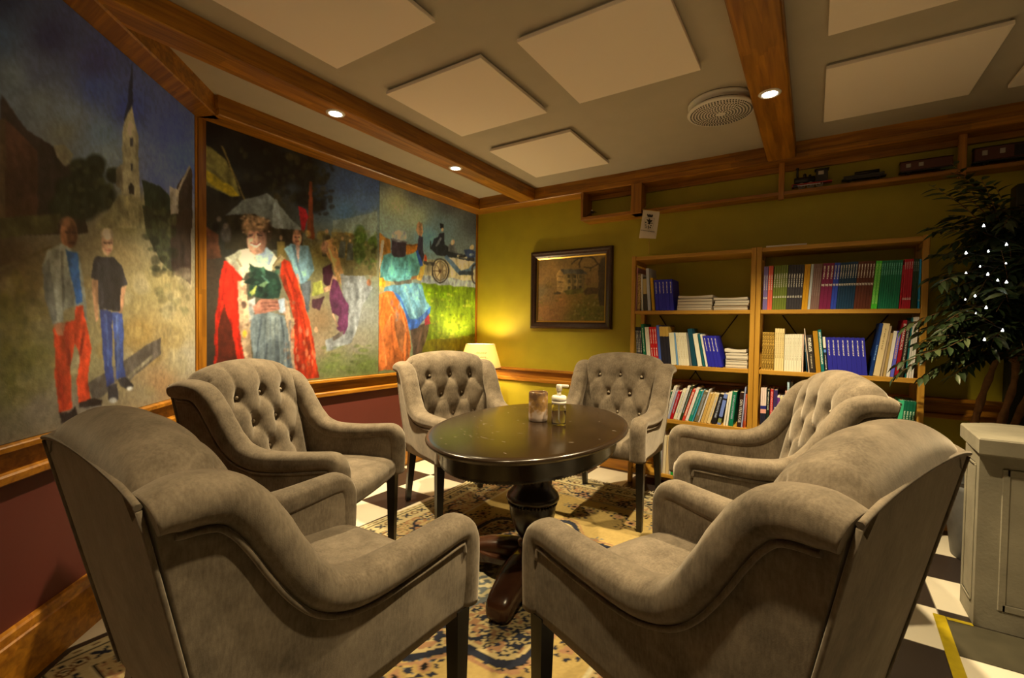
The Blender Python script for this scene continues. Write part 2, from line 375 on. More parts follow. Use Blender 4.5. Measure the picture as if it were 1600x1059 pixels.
ped = MB().lathe([(.30, .640), (.12, .636), (.112, .615), (.085, .600), (.072, .560), (.070, .515), (.078, .470), (.095, .435), (.118, .412), (.126, .398), (.126, .386), (.116, .378), (.108, .372), (.108, .360),
                  (.110, .350), (.108, .315), (.098, .275), (.080, .235), (.062, .208), (.052, .196), (.052, .190), (.066, .180), (.072, .168), (.066, .156), (.072, .150), (.092, .130), (.098, .105), (.092, .085), (.06, .08)], n=48)
for k in range(40):
    a = 2*PI*k/40; ped.ball((.112*math.cos(a), .112*math.sin(a), .366), .0065, n=6)
ped.build('pedestal', M['espresso'], tb)
# quatrefoil platform and four scroll feet
pl = []
for k in range(96):
    a = 2*PI*k/96; q = abs(math.cos(2*a))
    r = .135+.155*(q**1.6)
    pl.append((r*math.cos(a), r*math.sin(a)))
MB().loft([[(x*.97, y*.97, .072) for x, y in pl], [(x, y, .078) for x, y in pl], [(x, y, .100) for x, y in pl], [(x*.97, y*.97, .106) for x, y in pl]]).build('platform', M['base_brown'], tb)
for k in range(4):
    a = k*PI/2; f = MB()
    prof = [(.05, .112, .060, .060), (.15, .104, .062, .062), (.23, .090, .062, .060), (.30, .072, .060, .056), (.350, .058, .057, .054), (.378, .050, .052, .046), (.392, .046, .040, .032), (.396, .045, .02, .014)]
    rings = []
    for (d, z, hw, hh) in prof:
        rings.append([(d, hw*math.copysign(abs(math.cos(2*PI*j/20))**.55, math.cos(2*PI*j/20)), max(.0005, z+hh*math.copysign(abs(math.sin(2*PI*j/20))**.6, math.sin(2*PI*j/20)))) for j in range(20)])
    f.loft(rings, smooth=True)
    f.xform(Matrix.Rotation(a, 4, 'Z')); f.build('foot', M['base_brown'], tb)
sc_ = MB(); r2 = random.Random(3)
for i in range(46):
    a, rr = r2.uniform(0, 2*PI), math.sqrt(r2.random())*.9
    cx, cy = A_*rr*math.cos(a), B_*rr*math.sin(a)
    if i < 26: cx, cy = -.12+r2.gauss(0, .08), -.30+r2.gauss(0, .10)
    if (cx/A_)**2+(cy/B_)**2 > .85: continue
    L_ = r2.uniform(.002, .012); W_ = r2.uniform(.0008, .0025); an = r2.uniform(-.5, .5)
    p = [(cx+L_*math.cos(q)*math.cos(an)-W_*math.sin(q)*math.sin(an), cy+L_*math.cos(q)*math.sin(an)+W_*math.sin(q)*math.cos(an), .7402) for q in [2*PI*j/7 for j in range(7)]]
    sc_.add(p, [tuple(range(7))])
tag(sc_.build('scuff_marks', flat('pale_scuffs', (.16, .13, .09), .6), tb, fix=False), kind='stuff')

# ================================================================ armchairs
APATH = [(-.322, .418), (-.326, .50), (-.327, .570), (-.322, .608), (-.306, .630), (-.278, .637), (-.20, .630), (-.10, .622), (.0, .621), (.06, .630), (.115, .655), (.160, .700), (.200, .760), (.236, .822), (.268, .868), (.302, .897), (.345, .908), (.388, .908), (.413, .902)]
def smooth_path(P, n):
    P = np.array(P, float); out = []
    for i in range(len(P)-1):
        p0, p1, p2, p3 = P[max(i-1, 0)], P[i], P[i+1], P[min(i+2, len(P)-1)]
        for t in np.linspace(0, 1, n, endpoint=False):
            out.append(.5*((2*p1)+(-p0+p2)*t+(2*p0-5*p1+4*p2-p3)*t*t+(-p0+3*p1-3*p2+p3)*t**3))
    out.append(P[-1]); return np.array(out)
AP = smooth_path(APATH, 4)
def arm_x(y): return .288+.018*np.clip((y+.1)/.5, 0, 1)
def make_arm(sg):
    mb = MB(); n = len(AP); NS = 20
    T = np.gradient(AP, axis=0); T /= np.linalg.norm(T, axis=1)[:, None]; Nn = np.stack([-T[:, 1], T[:, 0]], 1)
    s = np.r_[0, np.cumsum(np.linalg.norm(np.diff(AP, axis=0), axis=1))]; s /= s[-1]
    rings = []; pip = []
    rnd = random.Random(5)
    for i in range(n):
        y, z = AP[i]; xc = arm_x(y)
        hw = .047+.010*np.clip((s[i]-.25)/.4, 0, 1); hn = .034+.008*np.clip((s[i]-.2)/.3, 0, 1)
        if s[i] > .965: hn *= 1-.25*(s[i]-.965)/.035
        wr = 1+.012*math.sin(s[i]*90)*(1 if (.16 < s[i] < .26 or .6 < s[i] < .85) else 0)
        ring = []
        for j in range(NS):
            a = 2*PI*j/NS; ca, sa = math.cos(a), math.sin(a)
            ex = abs(ca)**.75*math.copysign(1, ca)*hw*wr; en = abs(sa)**.85*math.copysign(1, sa)*hn*wr
            ring.append((sg*(xc+ex), y+Nn[i, 0]*en, z+Nn[i, 1]*en))
        rings.append(ring)
        pip.append((sg*(xc+.036), y-Nn[i, 0]*(hn+.002), z-Nn[i, 1]*(hn+.002)))
    mb.loft(rings, smooth=True)
    # the side panel under the roll: inner and outer skin with a closed bottom and back edge
    st = [i for i in range(n) if s[i] > .10]
    inn, out_ = [], []
    for k, i in enumerate(st):
        f = k/(len(st)-1); y, z = AP[i]-Nn[i]*.004
        yb = -.318+(.303+.318)*f**.85
        ci, co = [], []
        for q in np.linspace(0, 1, 9):
            zb_ = .408-.063*f; yy = yb+(y-yb)*q; zz = zb_+(z-zb_)*q
            ci.append((sg*(arm_x(y)-.036-.004*math.sin(q*PI)), yy, zz))
            xo = .318-.024*(1-q)*f+.016*q*f+.004*math.sin(q*PI)
            co.append((sg*xo, yy, zz))
        inn.append(ci); out_.append(co)
    mb.grid(inn); mb.grid(out_)
    mb.grid([[a[0], b[0]] for a, b in zip(inn, out_)], smooth=False)
    mb.grid([inn[-1], out_[-1]], smooth=False); mb.grid([inn[0], out_[0]], smooth=False)
    return mb, pip[8:-4]
def make_back():
    prof = smooth_path([(.150, .430), (.168, .52), (.195, .63), (.225, .75), (.250, .85), (.275, .912), (.302, .946), (.338, .966), (.376, .968), (.408, .953), (.424, .926)], 9)
    nu = 73; P = []
    T = np.gradient(prof, axis=0); T /= np.linalg.norm(T, axis=1)[:, None]
    btn = [(x, z) for z, xs in ((.835, (-.155, 0, .155)), (.715, (-.0775, .0775)), (.600, (-.155, 0, .155))) for x in xs]
    folds = []
    for (x, z) in btn:
        for dx in (-.0775, .0775):
            for (x2, z2) in btn:
                if abs(x2-(x+dx)) < .01 and abs(z-z2-.1175) < .012: folds.append(((x, z), (x2, z2)))
    for x in (-.155, 0, .155): folds.append(((x, .835), (x*1.05, .955)))
    for x in (-.155, 0, .155): folds.append(((x, .60), (x, .47)))
    for sx in (-1, 1): folds.append(((sx*.155, .835), (sx*.2325, .76))); folds.append(((sx*.0775*3, .72), (sx*.155, .60)))
    for i, (y, z) in enumerate(prof):
        row = []
        for u in np.linspace(-1, 1, nu):
            hwid = .250+.046*np.clip((z-.45)/.5, 0, 1)
            x = hwid*u
            arch = (.040*(1-u*u)-.012*abs(u)**6)*np.clip((z-.55)/.40, 0, 1)*(1-.62*np.clip((i/len(prof)-.78)/.22, 0, 1))-(.030*max(0, abs(u)-.86)/.14 if i > len(prof)*.55 else 0)
            d = .010*(1-abs(u)**4)
            front = 1.0 if i < len(prof)*.62 else max(0.0, 1-(i/len(prof)-.62)/.15)
            zq = z
            for (bx, bz) in btn:
                rr = math.hypot(x-bx, zq-bz); d -= front*(.011*math.exp(-(rr/.020)**2)+.012*math.exp(-(rr/.045)**2))
            for (a, b) in folds:
                ax, az = a; vx, vz = b[0]-ax, b[1]-az; l2 = vx*vx+vz*vz
                t = max(0, min(1, ((x-ax)*vx+(zq-az)*vz)/l2)); dd = math.hypot(x-ax-vx*t, zq-az-vz*t)
                d -= front*(.0045*math.exp(-(dd/.006)**2)+.005*math.exp(-(dd/.026)**2))
            edge = .03*max(0, abs(u)-.86)/.14 if i < len(prof)*.6 else 0
            ny, nz = -T[i][1], T[i][0]
            row.append((x, y+ny*d+edge*.5, z+nz*d+arch))
        P.append(row)
    mb = MB().grid(P)
    # outer back
    rim = [(u*.334, .4275, .926+.016*(1-u*u)-.006*abs(u)**6+.004) for u in np.linspace(-1, 1, nu)]
    Q = []
    for q in np.linspace(0, 1, 12):
        row = []
        for k, u in enumerate(np.linspace(-1, 1, nu)):
            tx, ty, tz = u*.334, .4255, .926+.016*(1-u*u)-.006*abs(u)**6
            row.append((tx+(u*.294-tx)*q+u*.004*math.sin(q*PI), ty+(.302-ty)*q+.012*math.sin(q*PI)*(1-u*u), tz+(.344-tz)*q))
        Q.append(row)
    mb2 = MB().grid(Q)
    return mb, mb2, btn, P, rim
def make_seat():
    mb = MB(); rows = []
    prof = [(.20, .410), (-.30, .410), (-.326, .418), (-.334, .445), (-.330, .475), (-.312, .496), (-.27, .506), (-.15, .512), (.0, .508), (.12, .500), (.20, .492)]
    for (y, z) in prof:
        rows.append([(x*.256, y+(-.012*(1-x*x) if y < -.25 else 0), z+(.010*(1-x**4)-.006 if z > .47 else 0)) for x in np.linspace(-1, 1, 25)])
    mb.grid(rows)
    return mb
def make_chair(name):
    root = empty(name)
    back, outer, btn, P, rim = make_back()
    bk = back.build('backrest', M['fabric'], root)
    outer.build('back_panel', M['fabric'], root)
    MB().tube([tuple(p) for p in rim], .006, n=6).build('piping', M['fabric'], root)
    Pn = np.array(P)
    for (bx, bz) in btn:
        pts = Pn[:int(len(P)*.62)].reshape(-1, 3); arch = .044*np.clip((bz-.55)/.40, 0, 1)*(1-(bx/.28)**2)
        i = np.argmin((pts[:, 0]-bx)**2+(pts[:, 2]-bz-arch)**2); c = pts[i]
        MB().ball((c[0], c[1]-.010, c[2]+.001), .0095, n=8).build('button', M['fabric_light'], bk)
    for sg in (-1, 1):
        a, pip = make_arm(sg); ao = a.build('arm', M['fabric'], root)
        MB().tube(pip, .0055, n=6).build('piping', M['fabric'], ao)
        MB().tube([(sg*(.294+(.334-.294)*q+.004*math.sin(q*PI)), .304+(.4265-.304)*q, .345+(.918-.345)*q) for q in np.linspace(0, 1, 12)], .0045, n=6).build('piping', M['fabric'], ao)
    make_seat().build('seat', M['fabric'], root)
    for sg in (-1, 1):
        for (x0, y0, x1, y1, z1) in ((sg*.298, -.292, sg*.300, -.292, .415), (sg*.268, .262, sg*.276, .325, .362)):
            h0, h1 = .0155, .0235
            MB().loft([[(x1-h0, y1-h0, 0), (x1+h0, y1-h0, 0), (x1+h0, y1+h0, 0), (x1-h0, y1+h0, 0)],
                       [(x0-h1, y0-h1, z1), (x0+h1, y0-h1, z1), (x0+h1, y0+h1, z1), (x0-h1, y0+h1, z1)]]).build('leg', M['black_lacquer'], root)
    return root
M['fabric_light'] = flat('button_velvet', (.30, .25, .19), .95, spec=.1)
CH = [((-1.143, 2.940), 3.2, 'taupe tufted armchair in front of the bookshelf, facing the camera'),
      ((-1.876, 2.329), 64.1, 'taupe tufted armchair in the far left corner before the lampshade'),
      ((-2.008, 1.304), 113.9, 'taupe tufted armchair under the mural of the red robed figure, facing right'),
      ((-.226, 2.424), -73.2, 'taupe tufted armchair at right in front of the right bookcase, facing left'),
      ((-1.121, .700), 177.0, 'taupe armchair in left foreground seen from behind, beside the baseboard'),
      ((-.219, 1.260), -110.8, 'taupe armchair in right foreground seen from its side, nearest the concrete pedestal')]
proto = make_chair('armchair')
for i, (p, a, lab) in enumerate(CH):
    o = proto if i == 0 else copy_tree(proto)
    o.location = (p[0], p[1], 0.0074); o.rotation_euler = (0, 0, math.radians(a))
    tag(o, lab, 'armchair', 'tufted armchairs around the oval table')
# ================================================================ painted canvases
class Noise:
    def __init__(s, seed): s.r = np.random.RandomState(seed)
    def __call__(s, u, v, fu, fv, n=256):
        g = s.r.rand(n, n); a = (u*fu) % (n-1); b = (v*fv) % (n-1)
        i = a.astype(int); j = b.astype(int); fa = a-i; fb = b-j; fa = fa*fa*(3-2*fa); fb = fb*fb*(3-2*fb)
        return (g[i, j]*(1-fa)+g[i+1, j]*fa)*(1-fb)+(g[i, j+1]*(1-fa)+g[i+1, j+1]*fa)*fb
class Painter:
    """lays brush strokes of pigment on a fine mesh of canvas points; outlines are given as seen on the photograph"""
    def __init__(s, origin, eu, ev, w, h, step, seed=1, warp=2.0):
        s.nu, s.nv = int(w/step)+1, int(h/step)+1
        u, v = np.meshgrid(np.linspace(0, w, s.nu), np.linspace(0, h, s.nv), indexing='ij')
        s.P = np.array(origin)+u[..., None]*np.array(eu)+v[..., None]*np.array(ev)
        s.u, s.v = u.ravel(), v.ravel(); px, py = proj(s.P.reshape(-1, 3))
        s.N = Noise(seed); N = s.N
        s.px = px+warp*((N(s.u, s.v, 14, 14)-.5)*3+(N(s.u, s.v, 34, 34)-.5)); s.py = py+warp*((N(s.u, s.v, 14, 14)-.5)*3+(N(s.u, s.v, 34, 34)-.5))
        s.img = np.zeros((len(px), 3)); s.z = (0, 0, 1.0)
    def zoom(s, x0, y0, k): s.z = (x0, y0, k); return s
    def T(s, pts): x0, y0, k = s.z; return [(x0+k*a, y0+k*b) for a, b in pts]
    def field(s, pts, pw=2.6):
        acc = np.zeros_like(s.img); W = np.zeros(len(s.px))
        for x, y, *c in pts:
            d = ((s.px-x)**2+(s.py-y)**2+40)**(-pw/2); W += d; acc += d[:, None]*np.array(c)/255
        s.img = acc/W[:, None]; return s
    def mask(s, pts):
        p = s.T(pts); xs = [a for a, b in p]; ys = [b for a, b in p]
        sel = np.where((s.px >= min(xs)) & (s.px <= max(xs)) & (s.py >= min(ys)) & (s.py <= max(ys)))[0]
        x, y = s.px[sel], s.py[sel]; ins = np.zeros(len(sel), bool)
        for i in range(len(p)):
            (x1, y1), (x2, y2) = p[i-1], p[i]
            if y1 == y2: continue
            c = ((y1 > y) != (y2 > y)) & (x < (x2-x1)*(y-y1)/(y2-y1)+x1); ins ^= c
        return sel[ins]
    def put(s, sel, c, a, var=.10):
        if len(sel) == 0: return s
        n = s.N(s.u[sel], s.v[sel], 60, 22)-.5; n2 = s.N(s.u[sel], s.v[sel], 130, 130)-.5; n3 = s.N(s.u[sel], s.v[sel], 24, 8)-.5+.6*(s.N(s.u[sel], s.v[sel], 40, 30)-.5)
        col = np.array(c)/255*(1+var*2*n+var*n2+var*4.2*n3)[:, None]
        al = np.asarray(a).reshape(-1, 1) if np.ndim(a) else a
        s.img[sel] = s.img[sel]*(1-al)+np.clip(col, 0, 1)*al; return s
    def poly(s, pts, c, a=.94, var=.11): return s.put(s.mask(pts), c, a, var)
    def blob(s, x, y, rx, ry, c, a=.95, soft=.35, var=.14):
        (x, y), = s.T([(x, y)]); k = s.z[2]; rx *= k; ry *= k
        d = np.hypot((s.px-x)/rx, (s.py-y)/ry); sel = np.where(d < 1)[0]
        return s.put(sel, c, a*np.clip((1-d[sel])/soft, 0, 1), var)
    def line(s, pts, w_, c, a=.9):
        p = s.T(pts); w_ *= s.z[2]; d = np.full(len(s.px), 1e9)
        for (x1, y1), (x2, y2) in zip(p[:-1], p[1:]):
            vx, vy = x2-x1, y2-y1; t = np.clip(((s.px-x1)*vx+(s.py-y1)*vy)/(vx*vx+vy*vy+1e-9), 0, 1)
            d = np.minimum(d, np.hypot(s.px-x1-t*vx, s.py-y1-t*vy))
        sel = np.where(d < w_/2+.4)[0]; return s.put(sel, c, a)
    def ring(s, x, y, rx, ry, w_, c):
        s.line([(x+rx*math.cos(t), y+ry*math.sin(t)) for t in np.linspace(0, 2*PI, 25)], w_, c); return s
    def dabs(s, x0, x1, y0, y1, n, r, cols, a=.55, seed=0, asp=1.0):
        q = random.Random(seed)
        for _ in range(n): s.blob(q.uniform(x0, x1), q.uniform(y0, y1), q.uniform(.5, 1.3)*r, q.uniform(.5, 1.3)*r*asp, q.choice(cols), a)
        return s
    def build(s, name, mat, parent, gain, brush=.085, loc=None):
        g = s.img.reshape(s.nu, s.nv, 3)
        for _ in range(2):
            q = np.pad(g, ((1, 1), (1, 1), (0, 0)), 'edge'); g = .5*g+.125*(q[2:, 1:-1]+q[:-2, 1:-1]+q[1:-1, 2:]+q[1:-1, :-2])
        s.img = g.reshape(-1, 3)
        b = 1+brush*2*(s.N(s.u, s.v, 70, 60)-.5)+brush*1.2*(s.N(s.u, s.v, 160, 160)-.5)+brush*(s.N(s.u, s.v, 9, 9)-.5)
        c = np.clip(s.img*b[:, None], 0, 1); c = np.where(c <= .04045, c/12.92, ((c+.055)/1.055)**2.4)
        hz = s.P.reshape(-1, 3)[:, 2:3]; gm = gain if not isinstance(gain, tuple) else gain[0]+(gain[1]-gain[0])*np.clip((hz-.85)/1.45, 0, 1)  # a gain pair lightens the paint with height, against the light's falloff
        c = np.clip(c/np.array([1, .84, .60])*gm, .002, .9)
        if loc is not None: s.P = s.P-np.array(loc)
        mb = MB().grid(s.P.reshape(s.nu, s.nv, 3)); o = mb.build(name, mat, parent, fix=False)
        at = o.data.color_attributes.new('pigment', 'FLOAT_COLOR', 'POINT')
        at.data.foreach_set('color', np.c_[c, np.ones(len(c))].astype(np.float32).ravel()); return o
M['paint'] = attr_mat('oil_paint', .5, .25, 140)

MURAL_GAIN = (.95, 3.4)  # bottom and top gain: colour brightened upward to offset weaker light
def canvas_thing(name, loc, label, size_box, gain_p, mb_back):
    t = empty(name, loc, 0, label, 'painting')
    mb_back.build('stretcher', M['dark'], t); return t
# ---- the church road, on the diagonal wall
o3 = np.array([*(CORNER+DIAG*.032+DIAGN*.016), .809]); wd = 1.75
P = Painter(o3, (DIAG[0], DIAG[1], 0), (0, 0, 1), wd, SOFF-.811, .0042, 11, .9)
P.field([(x_, y_, *((r_*1.2, g_*1.25, b_*1.55) if y_ < 300 else (r_, g_, b_))) for x_, y_, r_, g_, b_ in [(0,0,22,28,36),(80,60,30,32,44),(150,100,38,40,58),(200,170,36,44,72),(270,200,45,52,78),(290,250,52,64,92),(0,60,40,50,55),(20,120,64,70,62),(60,110,52,56,60),(60,160,68,72,62),(110,180,72,78,70),(160,210,66,78,76),(150,140,40,50,74),(250,280,60,68,86),(170,240,84,92,80),(100,205,75,74,55),
 (230,330,120,112,78),(190,400,125,108,72),(0,400,62,48,34),(40,450,95,82,50),(0,520,100,95,65),(20,600,90,86,42),(60,640,118,105,85),(60,560,112,104,62),(200,480,130,115,75),(240,450,125,112,72),(270,520,145,128,85),(290,560,155,144,118),(230,620,135,120,90),(120,640,120,108,90),(0,690,110,98,75),(200,350,105,98,64),(250,600,145,112,75),(220,520,132,106,58),(140,560,125,115,80)]])
P.zoom(0, 0, .3305)
P.poly([(0,440),(60,520),(130,620),(250,690),(340,760),(420,1100),(0,1120)], (38,29,25)).poly([(25,560),(180,720),(180,1059),(25,1059)], (62,40,30)).poly([(-80,560),(25,560),(25,1040),(-80,1040)], (72,56,38))
P.poly([(255,690),(300,680),(350,730),(340,770),(305,790),(270,745)], (96,92,74))
for x, y, r in ((420,850,90),(400,960,100),(480,930,80),(540,830,45),(450,780,60),(380,800,60),(330,900,80),(300,980,80)): P.blob(x, y, r, r, (27,31,21), .95, .3)
P.dabs(330,520,760,1000,30,22,[(46,48,30),(18,20,15),(36,40,26)],.7,4)
P.poly([(560,925),(655,925),(720,1080),(450,1080)], (122,116,84))
P.poly([(622,300),(632,480),(604,610),(584,600),(604,480)], (24,30,48)).poly([(625,500),(655,640),(662,930),(575,920),(580,600)], (126,120,94)).poly([(548,800),(580,770),(585,905),(552,880)], (110,102,82))
P.poly([(614,650),(628,650),(630,690),(616,690)], (40,42,48)).poly([(615,770),(626,770),(628,806),(617,806)], (40,42,48)).poly([(610,880),(622,862),(636,880),(636,920),(612,915)], (34,32,32))
P.poly([(670,850),(760,880),(800,920),(860,1000),(900,1080),(700,1080),(685,960)], (29,37,27)).poly([(838,880),(895,790),(905,800),(910,1080),(838,1080)], (42,33,29)).poly([(805,880),(845,900),(845,1005),(805,1012)], (132,124,110)).line([(845,900),(895,790)],8,(120,112,98))
P.zoom(0, 320, .3588)
P.poly([(620,0),(740,40),(830,40),(830,345),(770,310),(700,250),(640,130)], (36,38,28)).poly([(745,40),(832,20),(832,350),(800,320),(745,300)], (40,31,27)).dabs(640,760,20,300,36,24,[(52,56,36),(24,26,18),(66,66,42)],.6,5)
P.poly([(742,0),(780,0),(778,36),(742,42)], (128,120,108)).poly([(-80,60),(260,40),(250,120),(100,135),(-80,160)], (56,53,31)).line([(-40,300),(220,185)],10,(78,66,44)).dabs(690,830,320,480,20,20,[(92,90,60),(60,60,38)],.35,6)
P.dabs(0,200,300,900,40,60,[(100,92,40),(130,118,84),(88,84,40),(122,108,62)],.35,7).dabs(250,820,300,820,44,50,[(142,124,78),(128,104,58),(150,138,108)],.3,8)
P.poly([(380,780),(640,610),(705,575),(700,650),(560,765),(540,740),(440,840),(400,845)], (78,70,62)).line([(560,745),(660,660)],12,(122,112,88))
P.blob(297,122,40,74,(118,80,56),1,.15).blob(312,130,26,64,(74,48,36),.7).blob(285,75,34,24,(92,66,48),.8).line([(295,165),(322,165)],6,(70,40,34)).line([(285,118),(300,117)],6,(50,34,28)).line([(312,118),(325,118)],6,(50,34,28))
P.poly([(205,200),(265,165),(345,210),(375,400),(383,505),(330,500),(328,440),(275,460),(278,508),(232,525),(195,400),(185,270)], (122,124,112)).poly([(185,270),(215,230),(250,500),(232,525),(195,400)], (96,98,92)).line([(268,200),(275,460)],8,(88,88,80))
P.poly([(283,192),(338,210),(360,420),(335,437),(312,330)], (38,76,128))
P.poly([(235,525),(330,500),(325,600),(305,700),(315,890),(255,907),(240,760),(240,640)], (178,54,26)).poly([(330,440),(362,440),(385,560),(399,630),(385,740),(392,850),(345,867),(333,760),(345,650),(322,600)], (178,54,26)).line([(290,560),(300,690)],14,(118,36,22)).line([(345,650),(365,560)],10,(128,40,24)).line([(262,740),(275,890)],14,(148,44,24))
P.poly([(235,518),(288,513),(276,572),(250,566)], (132,90,64)).poly([(255,905),(300,905),(332,880),(342,930),(265,948)], (35,28,26)).poly([(345,867),(400,842),(447,850),(442,876),(350,892)], (36,28,26)).line([(350,890),(440,878)],6,(110,100,88))
P.blob(468,165,29,58,(172,134,104),1,.15).blob(468,128,32,28,(176,160,134),.95,.3).line([(455,165),(466,164)],6,(70,50,40)).line([(474,164),(486,164)],6,(70,50,40)).line([(462,196),(482,196)],5,(120,70,58))
P.poly([(398,320),(425,325),(432,500),(418,512)], (146,108,78)).poly([(530,355),(553,350),(540,430),(522,485),(508,470)], (150,110,80))
P.poly([(420,225),(500,225),(530,260),(556,345),(530,357),(520,462),(435,455),(425,330),(391,312),(405,250)], (36,35,38)).line([(430,260),(440,430)],16,(50,48,50))
P.poly([(438,455),(488,465),(488,700),(500,775),(462,792),(445,640)], (42,54,104)).poly([(488,465),(530,470),(540,560),(535,680),(547,745),(510,762),(500,660)], (48,64,118)).line([(508,480),(515,720)],9,(82,98,140)).line([(462,480),(470,700)],8,(66,82,128))
P.poly([(470,790),(510,780),(513,850),(490,866),(470,850)], (42,40,44)).blob(490,852,20,15,(170,164,150)).poly([(515,765),(545,745),(582,785),(570,808),(525,790)], (44,42,46)).blob(566,798,16,12,(160,154,140))
t = empty('church_road_mural', (o3[0], o3[1], o3[2]), 0, 'tall mural of two standing men on a road below a white church', 'painting')
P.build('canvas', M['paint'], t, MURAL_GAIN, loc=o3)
a0, a1 = CORNER+DIAG*.031, CORNER+DIAG*(.032+wd)
MB().prism([tuple(q-o3[:2]) for q in (a0, a1, a1+DIAGN*.0155, a0+DIAGN*.0155)], 0, SOFF-.811).build('stretcher', M['dark'], t)
# ---- the two canvases on the left wall
seam = float(on_x(590.5, 420, LEFT_X)[1]); X2 = LEFT_X+.014
y0, y1 = CORNER[1]+.054, BACK_Y-.029
P = Painter((X2, y0, .809), (0, 1, 0), (0, 0, 1), seam-.001-y0, SOFF-.811, .0048, 21, .8)
P.field([(320,200,12,10,8),(400,240,16,14,10),(480,260,22,24,20),(500,300,32,42,54),(540,290,46,62,94),(570,320,64,86,122),(580,290,48,66,100),(540,330,60,88,116),(580,345,96,112,100),(550,360,88,104,90),(330,320,30,26,18),(320,420,48,35,25),(320,520,50,38,27),(340,570,42,33,25),(350,380,34,34,28),(430,330,40,40,32),(400,310,24,22,16),(500,400,92,82,40),(560,400,92,86,56),(520,440,112,102,62),(560,450,98,108,104),(560,490,114,112,102),(500,500,104,82,56),(500,540,124,104,78),(560,540,120,110,90),(520,572,98,104,56),(570,574,88,96,46),(450,590,90,84,50),(580,420,104,100,70)])
P.zoom(300, 180, .2078)
for x, y, rx, ry in ((300,300,200,120),(520,330,240,140),(720,400,200,130),(860,480,130,110),(600,480,180,110),(850,620,120,90),(930,680,90,70),(420,560,130,90),(250,500,70,200)): P.blob(x, y, rx, ry, (15,14,10), .9, .5)
P.dabs(300,1000,260,700,60,34,[(24,22,14),(34,30,18),(10,9,7),(46,40,22)],.5,12).dabs(860,1060,360,760,34,26,[(20,20,15),(30,28,18)],.6,13)
P.poly([(45,205),(140,240),(250,330),(310,440),(365,610),(290,605),(200,570),(100,520),(30,440)], (96,88,40)).poly([(30,370),(180,450),(300,540),(360,607),(290,605),(180,545),(30,430)], (124,106,20)).line([(60,330),(240,500)],18,(80,74,34),.6)
P.line([(225,235),(350,520),(402,662)],8,(110,92,40)).line([(402,662),(440,740)],7,(90,76,40))
P.poly([(610,630),(830,868),(600,842),(470,735),(250,755),(380,640),(560,590)], (92,97,90)).poly([(620,632),(640,640),(690,850),(600,842)], (112,118,110)).poly([(250,755),(470,735),(600,842),(830,868),(830,1010),(250,1010)], (36,31,20))
P.poly([(884,500),(906,500),(918,935),(862,920)], (82,38,18)).poly([(800,680),(850,700),(872,770),(842,884),(818,860)], (140,20,28))
P.poly([(45,690),(110,720),(100,830),(200,900),(218,1080),(30,1080)], (84,48,29)).blob(90,760,30,70,(60,36,24)).blob(205,785,22,26,(104,92,74)).blob(180,845,34,40,(18,16,15)).blob(260,890,46,80,(78,72,66),.7).blob(255,835,22,24,(110,98,84),.7)
P.dabs(840,1100,860,1050,26,30,[(110,96,44),(74,64,34),(128,110,60)],.6,14)
for x, y, b in ((1012,870,(60,54,36)),(670,920,(96,80,38))): P.blob(x,y,15,24,(160,124,86)).poly([(x-30,y+30),(x+30,y+30),(x+36,y+190),(x-36,y+190)], b)
P.zoom(300, 380, .2078)
P.poly([(690,40),(750,0),(880,20),(922,200),(850,312),(800,300),(740,140)], (92,118,124)).poly([(778,-20),(812,-20),(800,150),(785,120)], (150,120,104)).line([(760,20),(830,290)],9,(66,84,92)).poly([(820,305),(892,280),(884,520),(845,500)], (66,70,72))
P.zoom(300, 180, .2078).blob(790,920,40,62,(152,106,78),1,.2).blob(790,880,38,24,(120,84,60),.8).line([(775,915),(785,915)],6,(60,40,32)).line([(798,915),(810,915)],6,(60,40,32)).line([(782,945),(804,945)],5,(96,54,44))
P.zoom(300, 380, .2078)
P.poly([(245,130),(330,150),(380,250),(348,330),(357,620),(397,900),(345,900),(300,640),(238,465),(200,640),(188,920),(163,920),(178,540),(203,330),(220,200)], (168,27,13)).poly([(238,465),(300,640),(347,920),(186,920),(200,640)], (66,22,12)).line([(230,220),(215,500)],14,(190,38,18),.6).line([(300,520),(350,860)],16,(186,32,15),.7)
P.poly([(680,112),(730,140),(800,290),(845,440),(885,590),(917,760),(955,1010),(870,1022),(785,1010),(745,740),(770,600),(720,420),(660,250)], (150,34,14)).poly([(660,250),(700,230),(770,480),(770,600),(720,420)], (112,34,16)).line([(830,480),(880,980)],22,(150,48,16),.7).line([(800,420),(850,700)],14,(176,46,20),.6)
P.poly([(345,280),(402,280),(440,560),(452,920),(402,900),(360,640),(345,440)], (160,132,100)).blob(400,680,22,36,(190,130,40)).blob(390,460,24,40,(58,40,34),.8).poly([(670,390),(712,440),(765,640),(775,1000),(750,940),(720,640),(690,500)], (140,114,88)).blob(755,690,18,60,(176,80,44),.7)
P.poly([(245,112),(360,48),(440,36),(500,90),(600,60),(645,120),(600,205),(480,185),(405,225),(385,268),(330,200)], (172,166,136)).poly([(480,80),(560,24),(612,80),(585,165),(490,150)], (124,138,150)).poly([(598,185),(662,78),(695,112),(622,215)], (108,94,64)).line([(340,120),(370,170)],10,(110,100,76)).line([(610,170),(665,95)],7,(70,58,40))
P.poly([(440,540),(560,515),(690,545),(722,650),(752,900),(765,1030),(470,960),(438,640)], (84,92,92)).blob(600,640,90,150,(132,138,128),.75,.8).blob(560,860,70,140,(104,110,106),.6,.8)
for a in (((520,560),(480,900)),((670,560),(730,950)),((640,700),(650,960)),((560,760),(540,950))): P.line(a,9,(54,60,64),.7)
